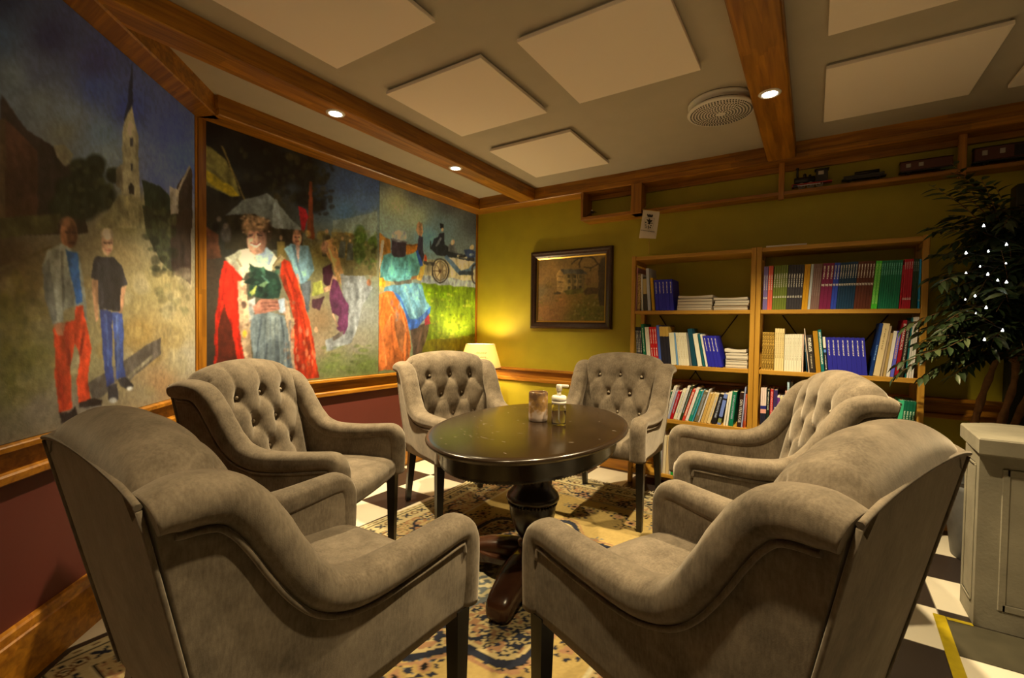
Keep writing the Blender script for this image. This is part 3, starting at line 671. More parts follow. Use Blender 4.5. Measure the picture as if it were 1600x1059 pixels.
P.poly([(420,430),(480,400),(460,560),(432,600)], (156,158,150)).poly([(640,420),(690,410),(700,520),(650,530)], (120,128,134)).poly([(455,475),(520,415),(640,420),(658,500),(560,525),(470,535)], (132,84,66)).line([(520,450),(640,445)],6,(92,56,46)).line([(520,475),(645,475)],6,(96,58,48)).line([(525,500),(630,500)],6,(92,56,46))
P.poly([(425,145),(470,170),(540,185),(640,230),(672,330),(650,405),(560,418),(480,400),(505,330),(378,295),(460,240),(440,195)], (19,36,28)).dabs(440,650,180,400,34,24,[(14,24,20),(30,52,38),(22,42,30)],.8,15).poly([(498,322),(555,285),(585,290),(545,332)], (98,124,84)).poly([(438,365),(490,318),(478,372),(452,392)], (128,132,62)).poly([(520,180),(540,168),(560,240),(540,250)], (44,70,52)).line([(530,240),(580,295)],9,(70,104,84))
P.zoom(300, 180, .2078).blob(475,835,112,90,(124,96,66),1,.2).blob(560,880,50,120,(60,44,30),.8).blob(482,938,76,112,(168,124,96),1,.12).blob(525,950,36,90,(112,76,58),.7).blob(480,840,80,40,(132,104,72),.9)
P.dabs(375,580,755,850,16,24,[(150,120,84),(96,72,48),(170,138,98)],.6,16).line([(425,900),(458,893)],8,(84,58,46)).line([(490,888),(525,890)],8,(84,58,46)).blob(475,935,15,32,(186,140,108),.8).line([(440,965),(480,982),(512,960)],8,(226,206,180)).line([(438,958),(480,972),(514,954)],5,(110,52,44)).blob(470,1020,50,14,(146,104,80),.7)
P.zoom(300, 380, .2078).poly([(975,0),(1060,-40),(1100,60),(1150,200),(1140,320),(1085,280),(1060,150),(1000,70)], (166,122,72)).blob(1000,30,34,60,(176,130,96)).poly([(985,180),(1050,148),(1065,230),(1035,335),(990,300)], (46,20,30)).poly([(1060,230),(1085,260),(1075,330),(990,370),(980,340),(1040,310)], (176,132,100)).poly([(905,300),(975,280),(990,370),(900,400)], (128,128,56)).poly([(900,420),(1000,400),(960,500),(910,480)], (48,26,32)).line([(1020,30),(1110,250)],10,(190,146,90),.7)
P.zoom(520, 400, .1888)
P.poly([(60,150),(250,150),(330,260),(250,400),(215,560),(160,720),(-60,790),(-60,700),(90,620),(120,480),(80,300)], (116,116,112)).poly([(0,190),(40,215),(90,340),(137,410),(122,580),(85,652),(30,600),(52,500),(-5,470),(-30,300)], (66,28,50)).line([(60,300),(100,420),(90,560)],12,(90,46,70),.7).poly([(0,660),(90,610),(70,660),(0,700)], (70,60,52)).line([(0,480),(40,580)],8,(150,112,84))
P.dabs(-100,330,740,960,40,40,[(92,98,48),(104,100,62),(78,88,38)],.5,17,.4).blob(300,215,22,34,(150,76,36),.7).blob(315,150,20,40,(104,84,62),.6)
P.zoom(520, 240, .1794)
P.poly([(-20,680),(100,690),(180,700),(300,760),(380,730),(384,1059),(100,1059),(60,900)], (92,82,48)).blob(240,720,66,112,(58,78,28)).blob(230,860,70,110,(66,82,40)).blob(345,770,50,74,(66,86,32)).blob(330,860,60,90,(84,86,48)).dabs(170,384,640,1000,46,22,[(78,98,40),(46,60,24),(98,104,58)],.6,18).dabs(0,170,690,900,24,26,[(110,92,44),(76,64,36),(128,104,56)],.6,19)
for x, y in ((80,740),(150,760)): P.blob(x,y,13,18,(146,116,78)).poly([(x-24,y+24),(x+24,y+24),(x+28,y+170),(x-28,y+170)], (70,74,66))
P.poly([(0,580),(150,560),(384,500),(384,700),(300,740),(280,620),(200,620),(170,690),(0,680)], (122,132,114), .55)
P.zoom(300, 380, .2078)
for a in (((262,180),(238,300),(226,430)),((300,200),(322,330),(318,470)),((335,300),(342,480),(372,860)),((215,420),(180,700),(176,880))): P.line(a, 8, (112,18,10), .55)
for a in (((700,180),(790,380),(838,560),(905,980)),((760,300),(820,560),(850,990)),((740,260),(790,520),(800,980))): P.line(a, 9, (96,22,10), .5)
for a in (((790,240),(852,470)),((880,640),(930,980))): P.line(a, 8, (206,84,36), .45)
P.dabs(350,440,300,880,26,16,[(186,158,120),(120,92,70),(98,70,52)],.5,23).dabs(690,770,430,980,26,16,[(168,140,104),(104,70,50)],.5,24).dabs(760,940,640,1000,22,14,[(196,120,80),(120,30,14),(210,150,110)],.4,25,2.2)
for x_ in (470,505,545,585,625,660,700,735): P.line([(x_,560+abs(x_-600)*.2),(x_*1.06-36,950)], 7, (62,70,74) if x_ % 2 else (116,124,122), .5)
P.zoom(300, 180, .2078)
P.poly([(520,860),(560,880),(566,960),(530,1030),(505,1040),(520,960)], (104,72,56), .6).line([(470,905),(462,950),(476,956)],5,(120,82,62),.7).line([(415,912),(450,905)],5,(60,42,34)).line([(490,902),(528,904)],5,(60,42,34)).line([(428,980),(450,1005)],5,(132,92,72),.7)
P.dabs(370,590,740,880,30,15,[(166,134,96),(88,64,42),(140,110,76),(70,50,34)],.7,26,.6)
t1 = empty('red_robe_mural', (X2, y0, .809), 0, 'mural of a smiling figure in a red robe holding a dark bouquet', 'painting')
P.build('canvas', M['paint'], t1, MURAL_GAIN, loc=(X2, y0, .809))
MB().box(-.0135, -.0005, 0, seam-.001-y0, 0, SOFF-.811).build('stretcher', M['dark'], t1)
P = Painter((X2, seam+.001, .809), (0, 1, 0), (0, 0, 1), y1-seam-.001, SOFF-.811, .0052, 31, .7)
P.field([(600,270,52,58,66),(650,300,60,66,70),(700,320,56,60,64),(740,350,58,62,64),(620,320,136,142,104),(650,340,126,136,108),(600,350,114,130,114),(690,350,76,94,98),(740,390,80,90,90),(600,380,104,126,124),(670,370,80,116,128),(610,440,112,104,72),(620,420,96,112,104),(720,430,140,128,92),(600,480,112,110,100),(600,560,96,100,60)])
P.blob(520, 500, 1, 1, (0,0,0)).zoom(520, 400, .1888)
P.poly([(735,150),(1185,205),(1185,265),(735,222)], (126,132,132)).poly([(735,20),(1185,60),(1185,210),(735,152)], (146,136,100)).poly([(735,222),(1185,265),(1185,720),(1000,800),(700,830),(790,500)], (84,104,14)).blob(1030,540,190,150,(112,124,18),.85,.8).blob(900,300,160,60,(88,116,10),.6).poly([(700,830),(780,690),(1000,680),(1185,640),(1185,760),(1000,830)], (84,78,12)).dabs(790,1180,290,680,70,22,[(134,138,36),(96,112,16),(66,88,10),(140,138,50)],.6,32,.5)
P.poly([(330,150),(470,100),(480,290),(380,300),(330,260)], (118,100,52)).poly([(372,170),(440,190),(430,260),(372,240)], (170,124,30)).poly([(700,60),(770,60),(735,210),(690,200)], (176,140,60))
P.poly([(640,600),(800,545),(770,700),(722,835),(668,840),(650,700)], (62,47,38)).poly([(788,480),(812,560),(765,575),(760,520)], (124,26,42)).line([(740,600),(690,820)],12,(90,66,52),.7)
P.poly([(345,320),(480,285),(530,310),(600,450),(642,700),(640,870),(560,890),(560,945),(430,940),(330,970),(240,970),(155,925),(190,720),(240,430),(300,350)], (168,84,36)).poly([(500,480),(560,520),(612,600),(622,860),(560,780),(520,640)], (118,72,42)).poly([(380,320),(480,290),(560,400),(560,470),(480,480),(400,640),(370,500)], (182,80,30)).line([(480,490),(410,660),(440,900)],13,(198,110,56),.7).line([(340,560),(330,930)],30,(190,120,62),.5).line([(600,640),(590,860)],14,(190,92,40),.7).poly([(240,430),(300,370),(262,470),(255,700),(238,960),(192,945),(212,680)], (172,118,18)).line([(250,460),(256,700)],10,(70,46,20))
P.poly([(430,250),(560,232),(680,222),(742,240),(772,370),(812,422),(700,560),(636,612),(600,480),(500,290),(420,292)], (78,118,132)).poly([(470,265),(560,330),(640,520),(700,520),(812,410),(802,470),(702,592),(634,614),(590,430),(515,305)], (40,74,136)).line([(600,260),(680,500)],14,(120,156,160),.6).line([(660,250),(740,420)],12,(98,136,144),.6).line([(560,280),(640,470)],8,(56,90,108),.7)
P.poly([(400,15),(560,-10),(722,0),(730,80),(650,182),(600,222),(430,205),(394,130)], (74,126,122)).line([(440,40),(470,190)],16,(54,96,98),.7).line([(560,60),(480,160)],12,(110,158,150),.6).line([(680,40),(600,190)],12,(106,152,146),.5).poly([(500,208),(652,196),(655,228),(520,236)], (72,66,54)).poly([(652,150),(715,90),(690,190),(650,200)], (112,74,42))
P.zoom(520, 240, .1794)
P.poly([(388,700),(415,690),(432,712),(500,750),(512,860),(440,880),(400,1050),(388,1050)], (140,94,36)).line([(432,760),(420,860),(395,990)],24,(186,172,140)).poly([(640,800),(742,800),(742,870),(640,880)], (136,82,26)).line([(600,790),(740,796)],10,(100,56,20))
P.poly([(440,885),(520,868),(640,892),(735,850),(775,960),(740,1060),(640,1080),(410,1080),(428,930)], (74,126,120)).line([(520,900),(480,1040)],12,(108,156,148),.5).poly([(514,755),(645,765),(636,890),(600,905),(540,900),(515,860)], (44,35,42)).blob(578,715,68,58,(146,150,148),1,.2).line([(512,745),(642,770)],10,(84,84,84)).blob(560,690,22,16,(196,196,186),.8)
P.poly([(748,715),(786,728),(792,880),(772,985),(738,860)], (40,35,48)).poly([(725,850),(745,845),(788,975),(765,990)], (38,70,138)).poly([(735,610),(748,590),(776,604),(786,680),(772,724),(740,712),(722,670)], (150,112,76)).blob(805,915,18,44,(170,60,26))
P.poly([(985,895),(1240,940),(1240,1000),(1120,1015),(1060,990)], (172,156,120)).poly([(848,830),(880,740),(950,715),(978,790),(1095,868),(1092,905),(900,882)], (28,31,38)).poly([(1095,870),(1240,900),(1240,945),(1095,915)], (34,38,46)).poly([(928,690),(976,688),(978,790),(915,770)], (26,29,37)).poly([(933,612),(972,612),(970,652),(936,650)], (20,20,24)).blob(956,660,15,18,(158,120,90)).line([(945,740),(900,800)],14,(110,116,120),.7).poly([(1012,790),(1062,785),(1092,868),(1010,850)], (74,76,76)).blob(1042,772,20,28,(190,150,112)).poly([(1138,842),(1185,830),(1240,850),(1240,912),(1160,902)], (36,50,82)).blob(1210,815,22,24,(176,138,96)).blob(1210,880,26,16,(150,160,170),.6).line([(1090,890),(1160,905)],16,(150,140,110)).blob(1128,895,40,14,(30,30,32)).line([(850,830),(850,765)],5,(40,40,40))
P.line([(990,900),(1060,985),(1110,1040),(1200,1020),(1240,970)],34,(62,84,106)).line([(1110,1040),(1210,1040)],30,(38,44,52)).line([(800,950),(880,960)],26,(40,40,40)).blob(840,1000,26,60,(120,110,84),.7)
P.zoom(520, 400, .1888).blob(890,120,66,96,(154,138,104),.8,.3).ring(890,120,68,96,8,(40,36,34)).ring(890,120,50,76,4,(70,62,50))
for q in range(8): P.line([(890,120),(890+58*math.cos(q*PI/4),120+86*math.sin(q*PI/4))],4,(100,84,60))
P.blob(885,120,14,18,(50,36,30)).ring(1178,150,26,76,8,(40,36,34)).blob(1178,150,22,68,(150,136,104),.5)
P.zoom(520, 400, .1888)
for a in (((300,400),(270,940)),((420,330),(350,700),(345,950)),((540,360),(600,520),(625,840)),((480,500),(520,940))): P.line(a, 9, (112,50,22), .5)
for a in (((360,360),(300,900)),((560,420),(610,620)),((450,330),(500,470))): P.line(a, 8, (206,120,66), .45)
for a in (((460,60),(440,180)),((620,40),(590,200)),((520,100),(620,110)),((680,120),(610,190))): P.line(a, 8, (48,88,92), .5)
for a in (((560,260),(600,420)),((620,240),(690,420),(700,520)),((700,250),(760,400))): P.line(a, 7, (52,84,104), .5)
P.dabs(470,780,240,560,20,16,[(120,160,164),(90,134,146),(56,92,112)],.35,27,1.8)
t2 = empty('rider_mural', (X2, seam+.001, .809), 0, 'mural of a waving rider in a teal tunic on an orange draped horse', 'painting')
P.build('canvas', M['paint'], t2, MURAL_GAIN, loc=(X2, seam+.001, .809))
MB().box(-.0135, -.0005, 0, y1-seam-.001, 0, SOFF-.811).build('stretcher', M['dark'], t2)

# ---- the small framed landscape on the olive wall
fx0, fx1, fz0, fz1 = -2.266, -1.453, 1.193, 1.913
t = empty('framed_landscape', ((fx0+fx1)/2, BACK_Y, (fz0+fz1)/2), 0, 'small sepia landscape of a house in a dark wooden frame on the olive wall', 'painting')
hw, hh = (fx1-fx0)/2, (fz1-fz0)/2
def frame_ring(prof, hw, hh):
    r = []
    for o, y in prof: r.append([(-hw+o, y, -hh+o), (hw-o, y, -hh+o), (hw-o, y, hh-o), (-hw+o, y, hh-o)])
    mb = MB(); mb.loft(r, caps=False); return mb
M['frame_dark'] = flat('dark_frame_wood', (.045, .018, .009), .3, noise=.3, nscale=30)
M['gold'] = flat('gilded_slip', (.55, .36, .08), .3, metal=.85)
frame_ring([(0, 0), (0, -.028), (.006, -.036), (.020, -.040), (.030, -.034), (.046, -.030), (.054, -.024), (.060, -.018), (.060, -.004)], hw, hh).build('frame', M['frame_dark'], t)
frame_ring([(.0585, -.004), (.0585, -.016), (.064, -.017), (.074, -.009), (.074, -.004)], hw, hh).build('gilded_slip', M['gold'], t)
P = Painter((fx0+.06, BACK_Y-.008, fz0+.06), (1, 0, 0), (0, 0, 1), 2*hw-.12, 2*hh-.12, .005, 41, .7)
P.zoom(820, 370, .1416)
P.field([P.T([(x, y)])[0]+c for x, y, c in ((150,280,(128,98,48)),(400,250,(118,92,48)),(300,330,(160,118,60)),(200,400,(150,110,58)),(150,480,(160,118,62)),(600,300,(124,94,46)),(750,420,(120,90,44)),(170,600,(112,96,62)),(250,680,(118,88,46)),(200,800,(138,92,44)),(400,720,(146,98,46)),(300,880,(128,84,42)),(560,680,(120,92,32)),(700,720,(96,82,22)),(650,850,(94,90,26)),(820,850,(84,80,24)),(550,900,(100,86,30)))])
P.dabs(120,880,640,930,90,26,[(150,100,50),(110,84,34),(92,88,26),(140,108,52)],.4,42,.4).dabs(520,880,700,930,60,12,[(132,118,48),(70,66,16),(150,132,70)],.5,43)
P.poly([(385,360),(640,358),(692,412),(430,412)], (70,64,50)).poly([(350,412),(385,360),(432,412),(432,622),(360,600)], (158,122,66)).poly([(432,412),(662,408),(655,590),(432,622)], (126,100,52))
for x in (488, 555, 613):
    for y in (438, 490, 560): P.poly([(x-14,y-14),(x+14,y-14),(x+14,y+20),(x-14,y+20)], (62,54,30))
for x in (530, 585): P.line([(x,415),(x,590)],6,(92,74,38))
for y in (440, 500, 560): P.line([(372,y),(415,y)],9,(112,86,46))
P.poly([(430,590),(640,570),(660,620),(470,640)], (92,82,30)).poly([(650,600),(700,560),(810,560),(810,620),(660,640)], (80,58,28)).blob(270,530,50,40,(110,84,38),.8).blob(135,540,18,40,(60,54,28)).blob(700,500,40,50,(92,66,34),.7).line([(330,620),(390,620)],16,(74,60,34))
P.poly([(815,300),(850,240),(905,200),(905,760),(822,760),(812,560)], (60,47,26)).blob(860,300,46,90,(70,56,32),.8)
for a in (((830,330),(770,250),(700,215),(640,222),(560,262),(520,300)),((770,250),(740,220),(700,212)),((640,222),(600,300),(610,340)),((800,300),(730,340),(722,370)),((730,340),(660,330)),((590,240),(540,240))): P.line(a,9,(58,46,28))
P.build("canvas", M["paint"], t, 1.3, loc=((fx0+fx1)/2, BACK_Y, (fz0+fz1)/2))
# ================================================================ bookcases, books
def pig(r, g, b, k=1.0):
    c = lin((r, g, b)); return tuple(min(.85, max(.003, v*k/t)) for v, t in zip(c, (1, .84, .58)))
_cov = {}
def cover(rgb, style=None, k=1.15):
    key = (tuple(rgb), str(style))
    if key in _cov: return _cov[key]
    m, nt, b = node_mat('book_cover'); L = nt.links; N = nt.nodes.new
    base = pig(*rgb, k); b.inputs['Roughness'].default_value = .45
    if style is None: b.inputs['Base Color'].default_value = (*base, 1)
    else:
        tc = N('ShaderNodeTexCoord'); sp = N('ShaderNodeSeparateXYZ'); L.new(tc.outputs['Generated'], sp.inputs[0])
        def mth(op, a, v, c=None):
            n = N('ShaderNodeMath'); n.operation = op
            for i, q in enumerate((a, v) if c is None else (a, v, c)):
                if isinstance(q, (int, float)): n.inputs[i].default_value = q
                else: L.new(q, n.inputs[i])
            return n.outputs[0]
        cur = None
        def layer(mask, col):
            nonlocal cur
            mx = N('ShaderNodeMix'); mx.data_type = 'RGBA'; L.new(mask, mx.inputs[0])
            if cur is None: mx.inputs[6].default_value = (*base, 1)
            else: L.new(cur, mx.inputs[6])
            mx.inputs[7].default_value = (*col, 1); cur = mx.outputs[2]
        for st in style:
            kind, col, z0, z1 = st[:4]
            mz = mth('MULTIPLY', mth('GREATER_THAN', sp.outputs[2], z0), mth('LESS_THAN', sp.outputs[2], z1))
            if kind == 'text':       # worn lettering down the spine
                w_ = st[4] if len(st) > 4 else .4
                mxx = mth('MULTIPLY', mth('GREATER_THAN', sp.outputs[0], .5-w_/2), mth('LESS_THAN', sp.outputs[0], .5+w_/2))
                mp = N('ShaderNodeMapping'); mp.inputs['Scale'].default_value = (3.5, 0, 46); L.new(tc.outputs['Generated'], mp.inputs['Vector'])
                n = N('ShaderNodeTexNoise'); n.inputs['Scale'].default_value = 1.0; n.inputs['Detail'].default_value = 1; L.new(mp.outputs[0], n.inputs['Vector'])
                mz = mth('MULTIPLY', mth('MULTIPLY', mz, mxx), mth('GREATER_THAN', n.outputs[0], .47))
            elif kind == 'weave':    # small repeated ornament
                mp = N('ShaderNodeMapping'); mp.inputs['Scale'].default_value = (3, 0, 30); L.new(tc.outputs['Generated'], mp.inputs['Vector'])
                n = N('ShaderNodeTexVoronoi'); n.inputs['Scale'].default_value = 1.0; L.new(mp.outputs[0], n.inputs['Vector'])
                mz = mth('MULTIPLY', mz, mth('GREATER_THAN', n.outputs[0], .42))
            layer(mz, pig(*col, k))
        L.new(cur, b.inputs['Base Color'])
    _cov[key] = m; return m
M['paper'] = flat('book_paper', (.62, .55, .42), .8, noise=.12, nscale=200)
M['paper_w'] = flat('white_paper', (.72, .67, .58), .8)
def book(x, zf, t, h, d, lean, mat, label, group=None, y=3.512):
    """x = where its lower outer corner stands on the shelf; lean > 0 tips the top to the right"""
    bt = min(.0022, t*.2); s = -1 if lean >= 0 else 0
    poly = [(0, 0), (t, 0), (t, d), (t-bt, d), (t-bt, bt), (bt, bt), (bt, d), (0, d)]
    o = MB().prism([(a+s*t, b) for a, b in poly], 0, h).build('book', mat)
    if t > .006:
        MB().box(bt+.0002+s*t, t-bt-.0002+s*t, bt+.0003, d-.004, .002, h-.003).build('pages', M['paper'], o)
    else: MB().box(bt+.0001+s*t, t-bt-.0001+s*t, bt+.0001, d-.003, .001, h-.002).build('pages', M['paper'], o)
    o.location = (x, y, zf); o.rotation_euler = (0, math.radians(lean), 0)
    return tag(o, label, 'book', group)
SHF = {'t': 1.341, 'm': .936, 'l': .530, 'b': .113}
def sx(px, py): return float(on_y(px, py, 3.512)[0])
ROWS = {}
CASE_R = {'L': -.3325-.031, 'R': .545-.031}; CASE_L = {'L': -1.190+.031, 'R': -.330+.031}
def rect2(x, z, t, h, lean):
    a = math.radians(lean); c, s_ = math.cos(a), math.sin(a); k = -1 if lean >= 0 else 0
    return [(x+px*c+pz_*s_, z-px*s_+pz_*c) for px, pz_ in ((k*t, 0), ((k+1)*t, 0), ((k+1)*t, h), (k*t, h))]
def xspan(poly, z):
    xs = []
    for (x1, z1), (x2, z2) in zip(poly, poly[1:]+poly[:1]):
        if min(z1, z2) <= z <= max(z1, z2): xs.append(x1 if z1 == z2 else x1+(x2-x1)*(z-z1)/(z2-z1))
    return (min(xs), max(xs)) if xs else None
def clash(prev, new):
    """how far new must move right to stand clear of prev"""
    dx = -9
    for z in sorted({p[1] for p in prev+new}):
        A, B = xspan(prev, z), xspan(new, z)
        if A and B: dx = max(dx, A[1]-B[0])
    return dx
def run(px0, px1, n, pytop, row, pyb, lean, mat, label, group=None, d=.20, y=3.514, gap=.0007):
    """n like volumes whose feet span px0..px1 on the photograph, topping out at pytop"""
    x0, x1 = sx(px0, pyb), sx(px1, pyb); c = math.cos(math.radians(abs(lean))); zf = SHF[row]+.0006
    zt = float(on_y((px0+px1)/2+math.sin(math.radians(lean))*(pyb-pytop)*.9, pytop, y)[2])
    case = 'L' if (x0+x1)/2 < -.33 else 'R'; key = (row, case); prevs = ROWS.setdefault(key, []); out = []
    lo, hi = CASE_L[case]+.001, CASE_R[case]-.001
    def fit(t, x, h):
        r = rect2(x, zf, t, h, lean); dx = max([clash(p, r)+.0007 for p in prevs[-4:]]+[lo-min(q[0] for q in r)]); return max(0, dx)
    p = (x1-x0)/n; t = max(.004, (p-gap)*c); h = (zt-zf)/c-.5*t*math.tan(math.radians(abs(lean)))
    dx = fit(t, x0+(p if lean >= 0 else 0), h)
    if dx > 0: p = max((x1-x0-dx)/n, .45*p); x0 = x0+dx; t = max(.004, (p-gap)*c)
    for i in range(n):
        x = x0+p*(i+1) if lean >= 0 else x0+p*i
        hv = h*(1+(.006*math.sin(i*12.9+px0) if n > 1 else 0))
        x += fit(t, x, hv)
        r = rect2(x, zf, t, hv, lean); ov = max(q[0] for q in r)-hi
        if ov > 0:
            for _ in range(6):
                x -= max(0, max(q[0] for q in rect2(x, zf, t, hv, lean))-hi); sq = fit(t, x, hv)
                if sq <= 1e-6: break
                t -= sq*1.02
                if lean < 0: x += sq*1.02
            if t < .0025: continue
            r = rect2(x, zf, t, hv, lean)
        prevs.append(r)
        out.append(book(x, zf, t, hv, d, lean, mat, label, group if n > 1 else None, y+.002*math.sin(i*7.7+px0)))
    return out

def bookcase(x0, x1, label):
    t = empty('bookcase', ((x0+x1)/2, 3.5, 0), 0, label, 'bookcase', 'open pine bookcases on the back wall')
    w = (x1-x0)/2; pw = .030
    for nm, a in (('left', -w), ('right', w-pw)):
        for y in (0, .252):
            MB().box(a, a+pw, y, y+.038, 0, 1.762, bev=.002).build('post', M['pine_z'], t)
        rl = MB()
        for z in (.06, .90, 1.70): MB().box(a+.008, a+pw-.008, .038, .252, z, z+.04).build('side_rail', M['pine_y'], t)
    for z, th in ((1.756, .026), (SHF['t'], .026), (SHF['m'], .028), (SHF['l'], .028), (SHF['b'], .026)):
        MB().box(-w+pw+.0005, w-pw-.0005, .004, .286, z-th, z, bev=.0015).build('shelf', M['pine_x'], t)
    br = MB().tube([(-w+.02, .293, .25), (w-.02, .293, 1.5)], .004, 6); br.build('cross_brace', M['dark'], t)
    MB().tube([(w-.02, .289, .25), (-w+.02, .289, 1.5)], .004, 6).build('cross_brace', M['dark'], t)
    return t
bookcase(-1.190, -.3325, 'left pine bookcase beside the framed landscape, with two paper stacks on top shelf')
bookcase(-.3300, .5450, 'right pine bookcase beside the leafy tree, with a full row of coloured volumes')
# loose sheets on top of the right bookcase
t = empty('paper_sheaf', (-.165, 3.60, 1.7566), .03, 'thin white sheaf of paper lying on top of the right bookcase', 'paper')
MB().box(-.115, .115, -.09, .10, .0, .010, bev=.001).build('sheets', M['paper_w'], t)

W = (225, 210, 170)
T = lambda col, a=.55, b=.95, w_=.4: [('text', col, a, b, w_)]
LAB = lambda s: s
# ---- right case, top shelf: the coloured annuals
R = lambda *a, **k: run(*a, **k)
def zr(c): return 1180+.2077*c
rowT = [(55, 88, 2, 416, (122, 100, 140), 'lavender', [('text', W, .45, .80), ('text', W, .25, .29, .8)]), (89, 124, 2, 415, (225, 92, 62), 'coral red', [('text', W, .45, .80)]),
 (125, 229, 6, 414.5, (104, 112, 30), 'olive green', [('text', W, .50, .82), ('text', W, .27, .31, .8)]), (230, 346, 6, 413.5, (50, 44, 44), 'charcoal grey', [('text', W, .50, .80), ('text', W, .27, .31, .8)]),
 (347, 391, 2, 413, (205, 140, 10), 'mustard yellow', None), (392, 411, 1, 412.5, (190, 185, 165), 'pale grey white', None), (412, 476, 4, 412, (128, 92, 74), 'dusty brown pink', T((150, 120, 100), .3, .9)),
 (477, 563, 3, 411, (120, 18, 58), 'magenta', [('text', W, .66, .95), ('text', W, .50, .55, .8)]), (564, 606, 2, 410.5, (38, 62, 150), 'cobalt blue', [('text', W, .64, .95), ('text', W, .50, .55, .8)]),
 (607, 738, 7, 409.5, (4, 52, 72), 'dark petrol blue', [('text', W, .66, .95), ('text', W, .50, .55, .8)]), (739, 868, 6, 408.5, (92, 38, 18), 'chestnut brown', [('text', W, .66, .95), ('text', W, .50, .55, .8)]),
 (869, 914, 2, 407.5, (70, 190, 40), 'bright lime green', [('text', (150, 220, 90), .1, .95, .8)]), (915, 1075, 9, 407, (4, 112, 66), 'emerald green', T((120, 190, 150), .70, .95)),
 (1076, 1094, 1, 414, (200, 20, 36), 'shorter bright red', None), (1095, 1165, 4, 405, (190, 14, 34), 'crimson red', [('text', W, .80, .95), ('text', W, .18, .22, .8)]),
 (1166, 1214, 3, 404.5, (26, 56, 26), 'dark forest green', T((150, 160, 130), .75, .95)), (1217, 1252, 2, 405, (28, 140, 200), 'sky blue', [('text', W, .15, .18, .8)])]
for i, (a, b, n, pt, c, nm, st) in enumerate(rowT):
    ln = [0.5, .8, 1.8, 2.2, 2.6, 3, 3, 3.4, 3.4, 3.6, 3.6, 3.8, 3.2, 2.4, 1.8, 1.2, .6][i]
    run(zr(a), zr(b), n, pt, 't', 479, ln, cover(c, st), f'{nm} volume in full coloured row, top shelf of right bookcase', f'{nm} volumes on the top right shelf')
# ---- right case, middle shelf
rowM = [(47, 137, 5, 519, 0, (196, 150, 60), 'gold patterned', [('weave', (120, 84, 20), .02, .98)]), (141, 211, 4, 513, 0, (222, 190, 120), 'tall cream yellow', T((150, 120, 60), .3, .9)),
 (215, 346, 7, 522, 0, (228, 205, 160), 'off white', T((170, 150, 110), .3, .9, .3)), (347, 361, 1, 522, -.5, (225, 180, 140), 'peach edged white', None),
 (372, 384, 1, 524, -5, (10, 60, 72), 'thin dark teal', T(W)), (386, 394, 1, 513, -6.5, (225, 190, 150), 'thin pale peach', None),
 (398, 455, 1, 523, -6, (46, 36, 26), 'thick black', [('text', W, .55, .92, .5), ('text', (180, 160, 120), .1, .5, .2)]), (459, 496, 1, 517, -5.5, (170, 116, 20), 'ochre', None),
 (499, 524, 1, 515, -5.5, (4, 104, 92), 'teal green', T(W, .2, .95, .5)), (528, 548, 1, 525, -5, (28, 34, 40), 'dark slate with white top', [('band', W, .68, .98), ('band', (90, 130, 190), .56, .64), ('text', W, .1, .5, .3)])]
for a, b, n, pt, ln, c, nm, st in rowM:
    run(zr(a), zr(b), n, pt, 'm', 580, ln, cover(c, st), f'{nm} book, middle shelf of right bookcase', f'{nm} books on the middle right shelf')
run(zr(552), zr(846), 8, 527.5, 'm', 582, -5, cover((38, 36, 128), [('text', W, .50, .92, .25)]), 'violet blue volume in run of eight, middle shelf of right bookcase', 'violet blue volumes on the middle right shelf')
x = [(856, 880, 1, 505, 8, (6, 44, 92), 'dark blue', T((120, 150, 180), .3, .6)), (884, 934, 1, 505, 7.5, (212, 180, 120), 'thick cream', T((150, 120, 70), .5, .9, .2)), (936, 955, 1, 509, 7, (170, 140, 98), 'grey tan', None),
 (958, 980, 1, 520, 6.5, (178, 142, 78), 'shorter tan', None), (983, 1010, 1, 517, 6.2, (225, 205, 175), 'ivory', None), (1013, 1040, 1, 517, 6, (92, 88, 170), 'lavender blue', T((210, 150, 110), .4, .95, .5)),
 (1044, 1074, 1, 500, 5.8, (150, 8, 24), 'tall dark red', None), (1078, 1112, 1, 501, 5.2, (40, 30, 20), 'black with grey lettering', T((170, 160, 130), .1, .9, .4)), (1122, 1134, 1, 496, 3.8, (20, 110, 100), 'thin teal', None),
 (1136, 1152, 1, 495.5, 3.5, (230, 215, 190), 'tall thin white', None), (1154, 1170, 1, 495, 3.2, (228, 212, 186), 'tall white', None), (1172, 1188, 1, 495, 3, (226, 208, 182), 'tallest white', None), (1192, 1211, 1, 502, 2.4, (122, 26, 16), 'brick red', None), (1213, 1232, 1, 502, 2, (132, 26, 18), 'rust red end', None)]
RED = None
for a, b, n, pt, ln, c, nm, st in x:
    o = run(zr(a), zr(b), n, pt, 'm', 590, ln, cover(c, st), f'{nm} book at right end, middle shelf of right bookcase')
    if nm == 'tall dark red': RED = o[0]
